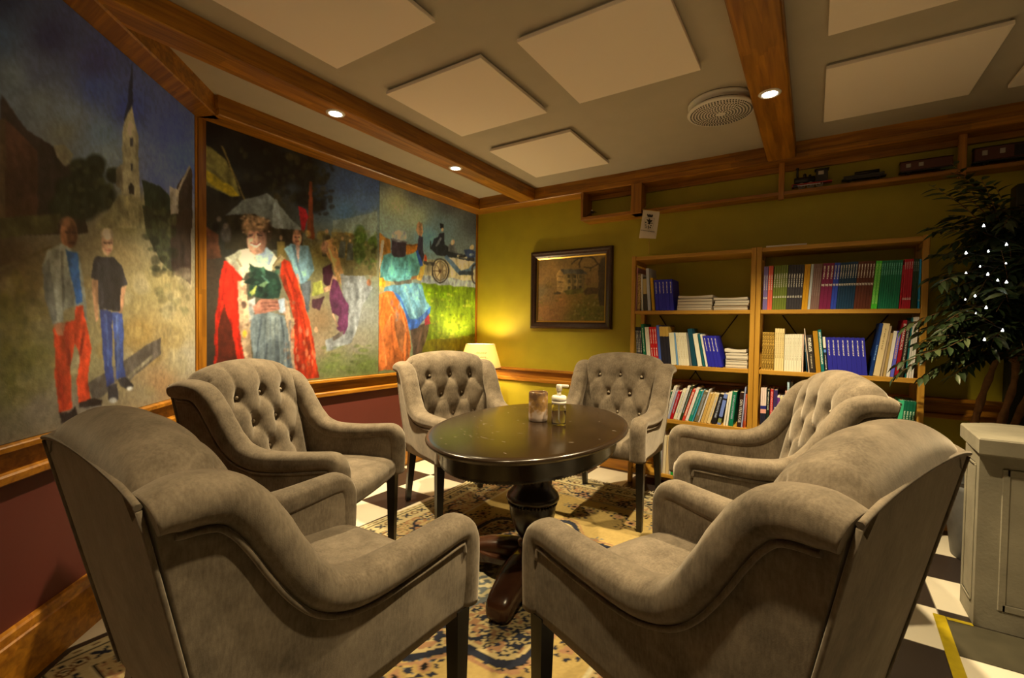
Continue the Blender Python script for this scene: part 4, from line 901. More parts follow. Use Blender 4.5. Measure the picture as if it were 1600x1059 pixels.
# ---- right case, lower shelf
def zq(c): return 1180+.085*c
x = [(82, 186, 3, 606, 0, (226, 190, 160), 'peach and navy banded', [('band', (30, 28, 40), .0, .40), ('band', (226, 150, 120), .40, .50), ('band', (34, 34, 96), .50, .58)]), (190, 240, 1, 608, .5, (22, 34, 26), 'black green', T(W, .5, .95, .3)),
 (250, 305, 1, 608, .6, (176, 40, 34), 'red', T((225, 140, 120), .3, .95, .5)), (308, 378, 1, 609, .8, (56, 38, 74), 'plum purple', T(W, .2, .6, .3)), (382, 436, 1, 618, 0, (96, 40, 110), 'short purple and white', [('band', W, .95, 1.0), ('text', W, .3, .7, .4)]),
 (440, 486, 1, 619, 0, (214, 190, 130), 'short cream', None), (488, 530, 1, 619, 0, (140, 140, 170), 'short pale lilac', None), (536, 586, 1, 611, -1, (210, 150, 112), 'peach', None), (590, 634, 1, 597, -1.5, (170, 186, 176), 'tall pale grey green', T((90, 110, 90), .3, .9)),
 (790, 880, 1, 598, 0, (14, 74, 150), 'bright blue with white lettering', T(W, .55, .92, .5)), (884, 960, 1, 599, 0, (18, 80, 160), 'second bright blue', T(W, .55, .92, .5))]
x.insert(9, (640, 694, 1, 597, -1, (36, 30, 16), 'DAN', None))
for a, b, n, pt, ln, c, nm, st in x:
    if nm == 'DAN':
        DAN = run(zq(a), zq(b), 1, pt, 'l', 672, ln, cover(c), 'black book lettered DANMARK on lower shelf of the right bookcase')[0]; continue
    run(zq(a), zq(b), n, pt, 'l', 672, ln, cover(c, st), f'{nm} book on lower shelf of right bookcase, behind armchair', f'{nm} books on the lower right shelf')
def zg(c): return 1380+.085*c
run(zg(60), zg(120), 1, 634, 'l', 690, 4, cover((62, 74, 22)), 'olive book beside the green volumes on the lower right shelf')
run(zg(195), zg(280), 1, 625, 'l', 692, 4.5, cover((64, 176, 112)), 'mint green book left of the dark green volumes, lower shelf of right bookcase')
run(zg(284), zg(560), 5, 626.5, 'l', 692, 4.2, cover((4, 92, 58), [('text', (190, 200, 150), .12, .78, .5)]), 'dark green volume with pale lettering at the right end of lower right shelf', 'dark green lettered volumes')
# ---- left case, top shelf
def zl(c): return 980+.1889*c
x = [(62, 76, 1, 418, 1, (170, 110, 100), 'thin dusty pink'), (80, 106, 1, 427, 0, (126, 92, 44), 'brown and gold'), (110, 130, 1, 428, -2, (204, 190, 160), 'cream'), (136, 166, 1, 433, -3, (60, 50, 36), 'black and tan'), (170, 194, 1, 419, -4, (178, 172, 160), 'tall pale grey'), (206, 229, 1, 434, -5, (190, 140, 16), 'yellow')]
for a, b, n, pt, ln, c, nm in x:
    run(zl(a), zl(b), n, pt, 't', 481, ln, cover(c, [('band', (180, 150, 84), .5, .95)] if 'tan' in nm else ([('weave', (180, 140, 70), .05, .95)] if 'gold' in nm else None)), f'{nm} book at left end, top shelf of left bookcase')
run(zl(236), zl(388), 5, 437, 't', 481, -5, cover((38, 38, 140), [('text', W, .55, .92, .25)]), 'violet blue volume in the run on the top shelf of left bookcase', 'violet blue volumes on the top left shelf')
def stack(px0, px1, pyb, n, hh, row, where):
    x0, x1 = sx(px0, pyb), min(sx(px1, pyb), CASE_R['L']-.008); z = SHF[row]+.0006; q = random.Random(int(px0)); OR = ['lowest', 'second from bottom', 'third from bottom', 'fourth from bottom', 'fifth from bottom', 'sixth from bottom']
    for i in range(n):
        th = hh/n*q.uniform(.8, 1.2); dx = q.uniform(-.006, .006); wv = q.uniform(.004, .010) if i >= n-2 else .002
        lab = f'white booklet {"on top" if i == n-1 else OR[i]} of the {where}'
        t = empty('booklet', ((x0+x1)/2+dx, 3.53+q.uniform(-.004, .004), z), 0, lab, 'booklet', None)
        w = (x1-x0)/2-.006; xs = np.linspace(-w, w, 13)
        top = [[(a, y, th-.0008+wv*(a/w)**2*(1 if i == n-1 else .0)) for a in xs] for y in (0, .21)]
        bot = [[(a, y, .0004+(wv*.8*(a/w)**2 if i == n-1 else 0)) for a in xs] for y in (0, .21)]
        mb = MB().grid(top).grid(bot)
        for y in (0, 1): mb.grid([top[y], bot[y]], smooth=False)
        mb.grid([[top[0][0], top[1][0]], [bot[0][0], bot[1][0]]], smooth=False); mb.grid([[top[0][-1], top[1][-1]], [bot[0][-1], bot[1][-1]]], smooth=False)
        mb.build('pages', M['paper_w'], t)
        MB().box(-w+.001, w-.001, -.0006, .0006, th*.2, th*.32).build('cover_edge', M['dark'], t)
        z += th+wv*.0+.0005
stack(zl(402), zl(700), 481, 5, .105, 't', 'left paper stack, top shelf of left bookcase')
stack(zl(708), zl(1018), 481, 5, .092, 't', 'right paper stack, top shelf of left bookcase')
# ---- left case, middle shelf
x = [(46, 128, 4, 511, -4, (24, 30, 34), 'black with white lettering', T(W, .3, .9, .35)), (132, 160, 1, 506, -6, (24, 108, 62), 'green', T(W, .3, .9, .3)), (166, 198, 2, 511, -5.5, (222, 204, 164), 'narrow cream', None),
 (202, 262, 3, 511, -5.5, (196, 24, 26), 'scarlet', [('text', W, .55, .95, .3), ('text', W, .2, .45, .3)]), (264, 286, 1, 508, -5.5, (74, 92, 150), 'slate blue', None), (288, 362, 3, 508, -6, (36, 32, 36), 'black with gold top', [('band', (190, 146, 60), .72, .97)]),
 (366, 408, 1, 519.5, -6, (226, 208, 160), 'broad cream', None), (411, 424, 1, 520, -6.5, (110, 150, 180), 'thin pale blue', None), (427, 516, 4, 519.5, -7, (224, 204, 158), 'plain cream', T((180, 160, 110), .2, .9, .3)), (519, 536, 1, 520, -8, (120, 112, 96), 'grey', None),
 (540, 578, 1, 513.5, -9, (4, 62, 70), 'dark teal', None), (586, 622, 1, 521, -10, (222, 206, 166), 'leaning cream', None), (628, 646, 1, 521, -10, (14, 84, 84), 'narrow teal', None), (651, 668, 1, 522, -11, (220, 204, 168), 'narrow ivory', None)]
for a, b, n, pt, ln, c, nm, st in x:
    run(zl(a), zl(b), n, pt, 'm', 566, ln, cover(c, st), f'{nm} book, middle shelf of left bookcase', f'{nm} books on the middle left shelf')
run(zl(672), zl(790), 4, 525, 'm', 570, -12, cover((36, 34, 134), [('text', W, .50, .92, .25)]), 'violet blue volume leaning beside the paper pile on middle left shelf', 'violet blue volumes on the middle left shelf')
stack(zl(798), zl(1006), 574, 6, .125, 'm', 'paper pile, middle shelf of left bookcase')
# ---- left case, lower shelf: a row leaning to the right
def zb(c): return 1000+.1888*c
x = [(120, 150, 604, 12, (226, 208, 172), 'cream'), (152, 172, 604, 13, (150, 116, 40), 'ochre'), (174, 198, 611, 14, (10, 110, 76), 'emerald'), (200, 222, 603, 15, (222, 206, 172), 'white'), (224, 242, 611, 15, (160, 154, 160), 'pale grey'), (244, 268, 611, 15, (178, 10, 18), 'crimson'), (272, 300, 608, 16, (224, 206, 160), 'ivory'), (302, 322, 603, 16, (228, 214, 180), 'tall white'),
 (324, 343, 602, 17, (38, 54, 20), 'dark green'), (345, 368, 608, 17, (206, 60, 40), 'orange red lettered'), (371, 396, 606, 17, (226, 200, 180), 'white and pink lettered'), (399, 424, 610, 17, (8, 128, 98), 'teal green'), (426, 438, 609, 17, (60, 140, 150), 'thin light blue'), (441, 476, 611, 16, (110, 96, 66), 'mottled grey'), (479, 492, 608, 16, (196, 184, 168), 'thin pale'), (495, 522, 614, 15, (196, 150, 72), 'tan'),
 (524, 548, 614, 15, (204, 162, 88), 'second tan'), (550, 580, 615, 14.5, (212, 178, 112), 'sand coloured'), (584, 626, 615, 13, (24, 20, 20), 'black'), (630, 666, 615, 11, (110, 124, 170), 'pale blue black banded'), (688, 704, 613, 7, (224, 204, 164), 'cream with red spot'), (706, 726, 612, 6, (228, 210, 172), 'upright cream'), (730, 768, 611.5, 5, (8, 106, 66), 'broad green'), (772, 796, 604, 4, (150, 150, 164), 'tall grey blue'),
 (838, 852, 616, 3, (170, 52, 26), 'rust'), (854, 872, 616, 2, (206, 92, 34), 'orange'), (876, 886, 604, .5, (200, 196, 196), 'thin tall white')]
x.insert(23, (800, 834, 613, 3.5, (42, 18, 16), 'FRI'))
for a, b, pt, ln, c, nm in x:
    if nm == 'FRI':
        FRI = run(zb(a), zb(b), 1, pt, 'l', 660, ln, cover(c), 'dark brown book lettered DEN FRIVILLIGE on lower shelf of left bookcase')[0]; continue
    st = T((150, 150, 150), .2, .9, .4)
    if 'lettered' in nm: st = T(W, .15, .92, .5)
    if 'banded' in nm: st = [('band', (28, 28, 44), .80, .86), ('band', (28, 28, 44), .2, .26), ('band', (130, 130, 60), .06, .2)]
    if 'spot' in nm: st = [('band', (200, 40, 30), .62, .78)]
    if 'tan' in nm or 'cream' in nm or 'thin' in nm: st = None
    run(zb(a), zb(b), 1, pt, 'l', 655, ln, cover(c, st), f'{nm} book in right leaning row, lower shelf of left bookcase')
# ---- left case, bottom shelf
x = [(150, 168, 681, (200, 190, 170), 'white'), (170, 182, 676, (150, 130, 110), 'grey brown'), (184, 205, 681, (216, 190, 140), 'cream'), (207, 234, 681, (206, 172, 112), 'wide tan'), (237, 250, 675, (190, 180, 160), 'tall thin'), (253, 282, 689, (20, 140, 44), 'bright green'), (285, 300, 680, (180, 170, 150), 'pale')]
for a, b, pt, c, nm in x:
    run(zb(a), zb(b), 1, pt, 'b', 738, 2, cover(c), f'{nm} book on bottom shelf of left bookcase, seen between chairs')
# lettering that can be read
def letters(txt, size, mat, name, parent, loc, rot, spacing=1.0, align='LEFT', sxy=(1, 1)):
    cu = bpy.data.curves.new(name, 'FONT'); cu.body = txt; cu.size = size; cu.extrude = .00012; cu.align_x = align; cu.align_y = 'CENTER'; cu.space_character = spacing; cu.resolution_u = 3
    o = bpy.data.objects.new(name+'_src', cu); COL.objects.link(o); dg = bpy.context.evaluated_depsgraph_get(); dg.update()
    me = bpy.data.meshes.new_from_object(o.evaluated_get(dg)); COL.objects.unlink(o); bpy.data.objects.remove(o)
    me.materials.clear(); me.materials.append(mat); n = bpy.data.objects.new(name, me); COL.objects.link(n)
    n.parent = parent; n.location = loc; n.rotation_euler = rot; n.scale = (sxy[0], sxy[1], 1); return n
M['letter'] = flat('cream_lettering', pig(*W, 1.1), .5); M['letter_w'] = flat('white_lettering', pig(230, 220, 200, 1.1), .5)
def spine_text(o, txt, frac_top, hfrac, mat):
    """reads downwards along the spine"""
    bb = [Vector(c) for c in o.bound_box]; x0, x1 = min(v.x for v in bb), max(v.x for v in bb); h = max(v.z for v in bb)
    n = letters(txt, .02, mat, 'spine_lettering', o, (0, 0, 0), (PI/2, PI/2, 0))
    vx = [v.co.x for v in n.data.vertices]; vy = [v.co.y for v in n.data.vertices]
    s1 = h*hfrac/(max(vx)-min(vx)); s2 = (x1-x0)*.62/(max(vy)-min(vy))
    n.scale = (s1, s2, 1); n.location = ((x0+x1)/2, -.0006, h*frac_top)
spine_text(FRI, 'DEN FRIVILLIGE', .80, .66, M['letter_w']); spine_text(RED, 'BILMARKBOKA', .94, .46, M['letter_w']); spine_text(DAN, 'DANMARK', .84, .62, M['letter'])

# ================================================================ model railway shelf
t = empty('railway_shelf', (0, 3.8, 2.14), 0, 'narrow wooden shelf high on the back wall carrying a model railway', 'shelf')
LX0, LX1 = -1.685, -1.16
MB().box(LX0, LX1, -.185, -.0005, -.022, .006, bev=.002).build('deep_ledge', M['wood_x'], t)
MB().box(LX1, 2.4, -.115, -.0005, -.004, .022, bev=.002).build('ledge', M['wood_x'], t)
MB().box(LX0, LX0+.022, -.185, -.0005, .006, SOFF-2.1405).build('end_post', M['wood_z'], t)
MB().box(-1.245, -1.16, -.195, -.075, -.022, SOFF-2.1405, bev=.002).build('post', M['wood_z'], t)
for px in (-.226, .683, 1.62): MB().box(px, px+.035, -.125, -.096, -.034, SOFF-2.1405, bev=.002).build('post', M['wood_z'], t)
MB().box(LX0, 2.4, -.03, -.0005, SOFF-2.1405-.035, SOFF-2.1405).build('top_rail', M['wood_x'], t)
def track(name, x0, x1, y, z, label):
    t = empty(name, (x0, y, z), 0, label, 'railway track', None)
    sl = MB(); n = int((x1-x0)/.0145)
    for i in range(n): sl.box(i*.0145, i*.0145+.0065, -.018, .018, 0, .003)
    tag(sl.build('sleepers', M['dark'], t, fix=False), kind='stuff')
    for s in (-1, 1): MB().box(0, x1-x0, s*.0083-.0009, s*.0083+.0009, .003, .0065).build('rail', M['chrome'], t)
track('railway_track', LX0+.03, LX1-.09, 3.66, 2.1462, 'short model railway track in the boxed left end of the high shelf')
track('railway_track', LX1+.01, 2.3, 3.728, 2.1622, 'long model railway track along the high shelf')
M['loco_black'] = flat('loco_black', (.012, .011, .010), .35); M['loco_red'] = flat('loco_red', (.30, .02, .012), .4); M['wagon_red'] = flat('wagon_brown_red', (.085, .022, .014), .5); M['pale_mark'] = flat('pale_marking', (.42, .38, .30), .6)
def wheel(t, x, y, z, r, mat, spokes=True):
    mb = MB()
    M4 = Matrix.Translation((x, y, z)) @ Matrix.Rotation(PI/2, 4, 'X')
    b0 = len(mb.v); mb.lathe([(r*.78, -.0015), (r, -.0015), (r, .0015), (r*.78, .0015), (r*.78, -.0015)], n=20, caps=False); mb.lathe([(.0005, -.002), (r*.22, -.002), (r*.22, .002), (.0005, .002)], n=10)
    for k in range(8):
        a = 2*PI*k/8; mb.tube([(0, 0, 0), (r*.85*math.cos(a), r*.85*math.sin(a), 0)], .0011, 5)
    mb.xform(M4, b0); mb.build('wheel', mat, t)
TY, TZ = 3.728, 2.1687
t = empty('locomotive', (-.03, TY, TZ), 0, 'black model steam locomotive with red frame on the high shelf', 'model train')
bl = MB(); b0 = len(bl.v); bl.lathe([(.001, 0), (.020, 0), (.022, .004), (.022, .120), (.001, .122)], n=20); bl.xform(Matrix.Translation((-.105, 0, .060)) @ Matrix.Rotation(PI/2, 4, 'Y'), b0); bl.build('boiler', M['loco_black'], t)
MB().lathe([(.007, .078), (.0065, .135), (.009, .140), (.009, .148), (.006, .150)], (-.088, 0, 0), n=14).build('chimney', M['loco_black'], t)
MB().lathe([(.010, .078), (.010, .098), (.006, .104), (.001, .105)], (-.045, 0, 0), n=14).build('steam_dome', M['loco_black'], t)
MB().lathe([(.008, .078), (.008, .092), (.001, .096)], (-.015, 0, 0), n=12).build('sand_dome', M['loco_black'], t)
MB().box(.018, .085, -.026, .026, .034, .112, bev=.002).box(.010, .093, -.030, .030, .112, .118, bev=.002).build('cab', M['loco_black'], t)
MB().box(.032, .062, -.0268, .0268, .078, .102).build('cab_window', M['pale_mark'], t)
MB().box(-.105, .11, -.022, .022, .026, .036, bev=.001).build('frame', M['loco_red'], t)
MB().box(-.118, -.105, -.026, .026, .018, .036).build('buffer_beam', M['loco_red'], t)
MB().box(-.112, -.085, -.030, -.016, .012, .030, bev=.002).build('cylinder', M['loco_black'], t)
for wx in (-.062, -.010, .040):
    for s in (-1, 1): wheel(t, wx, s*.019, .0205, .0203, M['pale_mark'])
MB().box(-.085, .045, -.0245, -.0225, .019, .023).build('coupling_rod', M['chrome'], t)
def wagon(cx, L_, h, label, mat, body, marks=False):
    t = empty('wagon', (cx, TY, TZ), 0, label, 'model train')
    MB().box(-L_/2, L_/2, -.022, .022, .018, .026, bev=.001).build('chassis', M['loco_black'], t)
    if body == 'flat':
        mb = MB(); mb.box(-L_/2+.01, L_/2-.01, -.024, .024, .026, .044, bev=.002); mb.build('load_bed', mat, t)
        b2 = MB(); b0 = len(b2.v); b2.lathe([(.001, 0), (.012, 0), (.012, L_*.55), (.001, L_*.55)], n=12); b2.xform(Matrix.Translation((-L_*.2, 0, .056)) @ Matrix.Rotation(PI/2, 4, 'Y'), b0); b2.build('load', M['loco_black'], t)
    else:
        MB().box(-L_/2+.004, L_/2-.004, -.026, .026, .026, h-.006, bev=.002).build('body', mat, t)
        MB().loft([[(x, -.028, h-.006), (x, -.014, h+.002), (x, .014, h+.002), (x, .028, h-.006)] for x in (-L_/2, L_/2)]).build('roof', M['loco_black'] if body == 'van' else mat, t)
        if marks:
            for mx in (-L_*.38, -L_*.14): MB().box(mx, mx+.022, -.0267, -.0259, h*.52, h*.78).build('lettering_panel', M['pale_mark'], t)
        if body == 'van': MB().box(L_*.05, L_*.30, -.0268, -.0258, .03, h-.012).build('door', M['dark'], t)
    for wx in (-L_*.32, L_*.32):
        for s in (-1, 1): wheel(t, wx, s*.019, .0125, .0123, M['loco_black'])
wagon(.245, .23, .06, 'low black model flat wagon behind the toy locomotive', M['loco_black'], 'flat')
wagon(.545, .245, .085, 'brown red model goods wagon left of the second thin post', M['wagon_red'], 'box', True)
wagon(.90, .30, .105, 'dark red model van at the right end of the high shelf', M['wagon_red'], 'van', True)
t = empty('buffer_stop', (-1.60, 3.66, 2.1530), 0, 'small black model buffer stop with white lamp at the left shelf end', 'model train')
MB().tube([(-.05, -.012, .0), (.0, -.012, .036), (.0, -.012, .0)], .0028, 6).build('left_strut', M['loco_black'], t)
MB().tube([(-.05, .012, .0), (.0, .012, .036), (.0, .012, .0)], .0028, 6).build('right_strut', M['loco_black'], t)
MB().box(-.004, .006, -.026, .026, .028, .042, bev=.002).build('beam', M['loco_black'], t)
for s in (-1, 1): MB().tube([(.006, s*.016, .035), (.030, s*.016, .035), (.031, s*.016, .035)], [.003, .003, .006], 8).build('buffer', M['loco_black'], t)
MB().ball((.001, -.004, .048), .0075, n=8).build('lamp', M['white_plastic'], t)
# ================================================================ pennant on the shelf edge
c = on_y(1012, 352, 3.585)
t = empty('pennant', (float(c[0]), 3.585, float(c[2])), 0, 'small white pennant with a black crest hanging from the high shelf', 'pennant')
M['cloth_w'] = flat('white_satin', (.62, .56, .47), .45); M['ink'] = flat('black_ink', (.012, .011, .010), .6)
def cl(px, py): q = on_y(px, py, 3.585); return (float(q[0]-c[0]), float(q[2]-c[2]))
def pz(a, b): return cl(985+.0897*a, 310+.0897*b)
qd = [pz(222, 192), pz(515, 235), pz(440, 700), pz(148, 690)]
def bil(u, v):
    a, b, d, e = map(np.array, qd); return (a*(1-u)+b*u)*(1-v)+(e*(1-u)+d*u)*v
G0 = [[(*bil(u, v)[:1], .004*math.sin(u*5+v*3), bil(u, v)[1]) for u in np.linspace(0, 1, 12)] for v in np.linspace(0, 1, 14)]
mb = MB().grid(G0); 
mb.grid([[(x, y+.0012, z) for x, y, z in r] for r in G0]); mb.build('cloth', M['cloth_w'], t)
rod = MB().tube([(qd[0][0]-.006, -.002, qd[0][1]), (qd[1][0]+.006, -.002, qd[1][1])], .0025, 8); rod.build('rod', M['gold'], t)
tp = pz(350, 60)
MB().tube([(qd[0][0], -.002, qd[0][1]), (tp[0], 0, tp[1]), (qd[1][0], -.002, qd[1][1])], .0010, 5).build('cord', M['gold'], t)
b0 = pz(335, 705); b1 = pz(325, 760); b2 = pz(322, 960)
MB().tube([(b0[0], .001, b0[1]), (b1[0], 0, b1[1]), (b2[0], 0, b2[1])], [.0008, .0022, .0016], 6).build('tassel', M['gold'], t)
cr = MB()
def shp(pts, y=-.0062): 
    p = [pz(a, b) for a, b in pts]; cr.loft([[(x, y, z) for x, z in p], [(x, y+.001, z) for x, z in p]])
shp([(292, 286), (400, 298), (384, 332), (306, 322)])
for k in range(4): shp([(296+k*28, 272+k*3), (312+k*28, 274+k*3), (310+k*28, 292+k*3), (294+k*28, 290+k*3)])
shp([(335, 345), (345, 362), (350, 382), (390, 378), (372, 408), (352, 418), (356, 440), (336, 456), (300, 440), (318, 424), (306, 400), (278, 356), (318, 376), (328, 362)])
for a, b in ((272, 418), (378, 434), (272, 464), (362, 474), (276, 500), (350, 508)): shp([(a-13, b-4), (a, b-12), (a+14, b-2), (a+4, b+12), (a-10, b+10)])
shp([(316, 470), (326, 470), (322, 530), (310, 530)]); shp([(296, 492), (342, 498), (340, 504), (296, 499)])
cr.build('crest', M['ink'], t)
ol = [pz(a, b) for a, b in ((258, 350), (262, 335), (300, 340), (400, 350), (422, 345), (418, 365), (398, 480), (380, 528), (315, 540), (250, 515), (246, 470), (258, 350))]
MB().tube([(x, -.0055, z) for x, z in ol], .0007, 5).build('shield_outline', M['ink'], t)
l0 = pz(180, 552); l1 = pz(425, 588)
n = letters('NORSK KOMMUNE', .01, M['ink'], 'lettering', t, (l0[0], -.0058, l0[1]), (PI/2, 0, 0)); wd_ = max(v.co.x for v in n.data.vertices)
n.scale = (math.hypot(l1[0]-l0[0], l1[1]-l0[1])/wd_,)*2+(1,); n.rotation_euler = (PI/2, math.atan2(-(l1[1]-l0[1]), l1[0]-l0[0]), 0)
# ================================================================ things on the table
t = empty('candle_cup', (-1.110, 1.936, 0.748), 0, 'brown glazed ceramic candle cup on the oval table beside pump bottle', 'cup')
def glaze():
    m, nt, b = node_mat('mottled_glaze'); L = nt.links; N = nt.nodes.new
    tc = N('ShaderNodeTexCoord'); n = N('ShaderNodeTexNoise'); n.inputs['Scale'].default_value = 22; n.inputs['Detail'].default_value = 6
    r = N('ShaderNodeValToRGB'); r.color_ramp.elements[0].position = .35; r.color_ramp.elements[1].position = .65
    r.color_ramp.elements[0].color = (.13, .075, .045, 1); r.color_ramp.elements[1].color = (.46, .36, .30, 1)
    e = r.color_ramp.elements.new(.52); e.color = (.30, .17, .055, 1)
    sp = N('ShaderNodeSeparateXYZ'); L.new(tc.outputs['Object'], sp.inputs[0]); mr = N('ShaderNodeMapRange'); mr.inputs['From Max'].default_value = .14; mr.inputs['To Min'].default_value = .22; mr.inputs['To Max'].default_value = -.16
    L.new(sp.outputs[2], mr.inputs['Value']); ad = N('ShaderNodeMath'); L.new(mr.outputs[0], ad.inputs[0]); L.new(n.outputs[0], ad.inputs[1])
    L.new(tc.outputs['Object'], n.inputs['Vector']); L.new(ad.outputs[0], r.inputs[0]); L.new(r.outputs[0], b.inputs['Base Color']); b.inputs['Roughness'].default_value = .22
    return m
M['glaze'] = glaze()
MB().lathe([(.001, .0), (.041, .0), (.0455, .004), (.0465, .02), (.0465, .128), (.0455, .139), (.0435, .1415), (.0415, .139), (.041, .03), (.001, .026)], n=40).build('cup', M['glaze'], t)
MB().lathe([(.001, .027), (.039, .027), (.0395, .092), (.03, .094), (.001, .092)], n=28).build('wax', flat('ivory_wax', (.55, .45, .30), .5), t)
def glass(name, col=(1, 1, 1), rough=.02, ior=1.45):
    m, nt, b = node_mat(name); b.inputs['Base Color'].default_value = (*col, 1); b.inputs['Roughness'].default_value = rough
    b.inputs['Transmission Weight'].default_value = 1.0; b.inputs['IOR'].default_value = ior; return m
t = empty('pump_bottle', (-.985, 1.912, .748), math.radians(25), 'clear pump bottle with white pump head on the oval table', 'bottle')
MB().lathe([(.001, .0), (.030, .0), (.034, .004), (.034, .088), (.031, .096), (.024, .100), (.024, .104), (.022, .104), (.022, .099), (.0325, .086), (.0325, .006), (.001, .004)], n=36).build('bottle', glass('clear_plastic', (.98, .98, .97), .02, 1.08), t)
MB().lathe([(.001, .0045), (.0322, .0065), (.0322, .066), (.001, .066)], n=32).build('liquid', glass('clear_gel', (.98, .98, .96), .0, 1.12), t)
MB().tube([(0, 0, .100), (0, 0, .03), (.004, 0, .012)], .003, 8).build('dip_tube', M['white_plastic'], t)
MB().lathe([(.026, .098), (.034, .099), (.0345, .110), (.033, .111), (.033, .113), (.0345, .114), (.0345, .132), (.030, .136), (.011, .138), (.001, .138)], n=36).build('collar', M['white_plastic'], t)
MB().lathe([(.0095, .136), (.0095, .160), (.001, .160)], n=20).build('pump_stem', M['white_plastic'], t)
MB().lathe([(.011, .158), (.014, .160), (.014, .184), (.012, .188), (.001, .189)], n=24).box(.0, .044, -.008, .008, .176, .188, bev=.003).build('pump_head', M['white_plastic'], t)

# ================================================================ lamp in the corner
LP = (-2.652, 3.50)
t = empty('corner_lamp', (LP[0], LP[1], 0), 0, 'lit lamp with cream lettered shade in the corner behind the far left armchair', 'lamp')
def shade_mat():
    m, nt, b = node_mat('lampshade_linen'); b.inputs['Base Color'].default_value = (.80, .66, .42, 1); b.inputs['Roughness'].default_value = .8
    tr = nt.nodes.new('ShaderNodeBsdfTranslucent'); tr.inputs['Color'].default_value = (.85, .66, .36, 1); mx = nt.nodes.new('ShaderNodeMixShader'); mx.inputs[0].default_value = .33
    nt.links.new(b.outputs[0], mx.inputs[1]); nt.links.new(tr.outputs[0], mx.inputs[2]); nt.links.new(mx.outputs[0], nt.nodes['Material Output'].inputs[0]); return m
zs0, zs1 = .815, 1.035
MB().lathe([(.201, zs0), (.137, zs1)], n=64, caps=False).lathe([(.1985, zs0), (.1345, zs1)], n=64, caps=False).build('lamp_shade', shade_mat(), t)
rims = MB().lathe([(.1975, zs0-.003), (.2020, zs0-.003), (.2020, zs0+.004), (.1975, zs0+.004), (.1975, zs0-.003)], n=64, caps=False); rims.build('shade_hem', flat('hem', (.30, .2, .1), .7), t)
MB().lathe([(.1340, zs1-.003), (.1378, zs1-.003), (.1378, zs1+.002), (.1340, zs1+.002), (.1340, zs1-.003)], n=64, caps=False).build('shade_rim', flat('rim', (.35, .25, .14), .7), t)
MB().lathe([(.12, 0), (.12, .014), (.10, .02), (.03, .028), (.022, .06), (.016, .10), (.016, .66), (.022, .68), (.022, .74), (.012, .75), (.012, .86), (.001, .86)], n=28).build('stand', M['chrome'], t)
MB().ball((0, 0, .905), .032, n=12).build('bulb', glow('bulb_glow', (1, .86, .6), 30), t)
ld = bpy.data.lights.new('lamp_light', 'POINT'); ld.energy = LAMP_W; ld.color = (1, .76, .40); ld.shadow_soft_size = .04
lo = bpy.data.objects.new('lamp_light', ld); COL.objects.link(lo); lo.parent = t; lo.location = (0, 0, .955)
# lettering curved round the shade, turned towards the room
lm = flat('shade_lettering', (.16, .10, .015), .8)
def shade_text(txt, z, size, a0):
    cu = bpy.data.curves.new('shade_lettering', 'FONT'); cu.body = txt; cu.size = size; cu.align_x = 'CENTER'; cu.extrude = .0; cu.resolution_u = 3
    o = bpy.data.objects.new('tmp_src', cu); COL.objects.link(o); dg = bpy.context.evaluated_depsgraph_get(); dg.update()
    me = bpy.data.meshes.new_from_object(o.evaluated_get(dg)); COL.objects.unlink(o); bpy.data.objects.remove(o)
    for v in me.vertices:
        zz = z+v.co.y; r = .201+(.137-.201)*(zz-zs0)/(zs1-zs0)+.0012; a = a0+v.co.x/r
        v.co = (r*math.cos(a), r*math.sin(a), zz)
    me.materials.clear(); me.materials.append(lm); n = bpy.data.objects.new('shade_lettering', me); COL.objects.link(n); n.parent = t
ac = math.atan2(-LP[1], -LP[0])
shade_text('...douceur', .952, .030, ac+.02); shade_text('de vivre...', .912, .030, ac+.10)

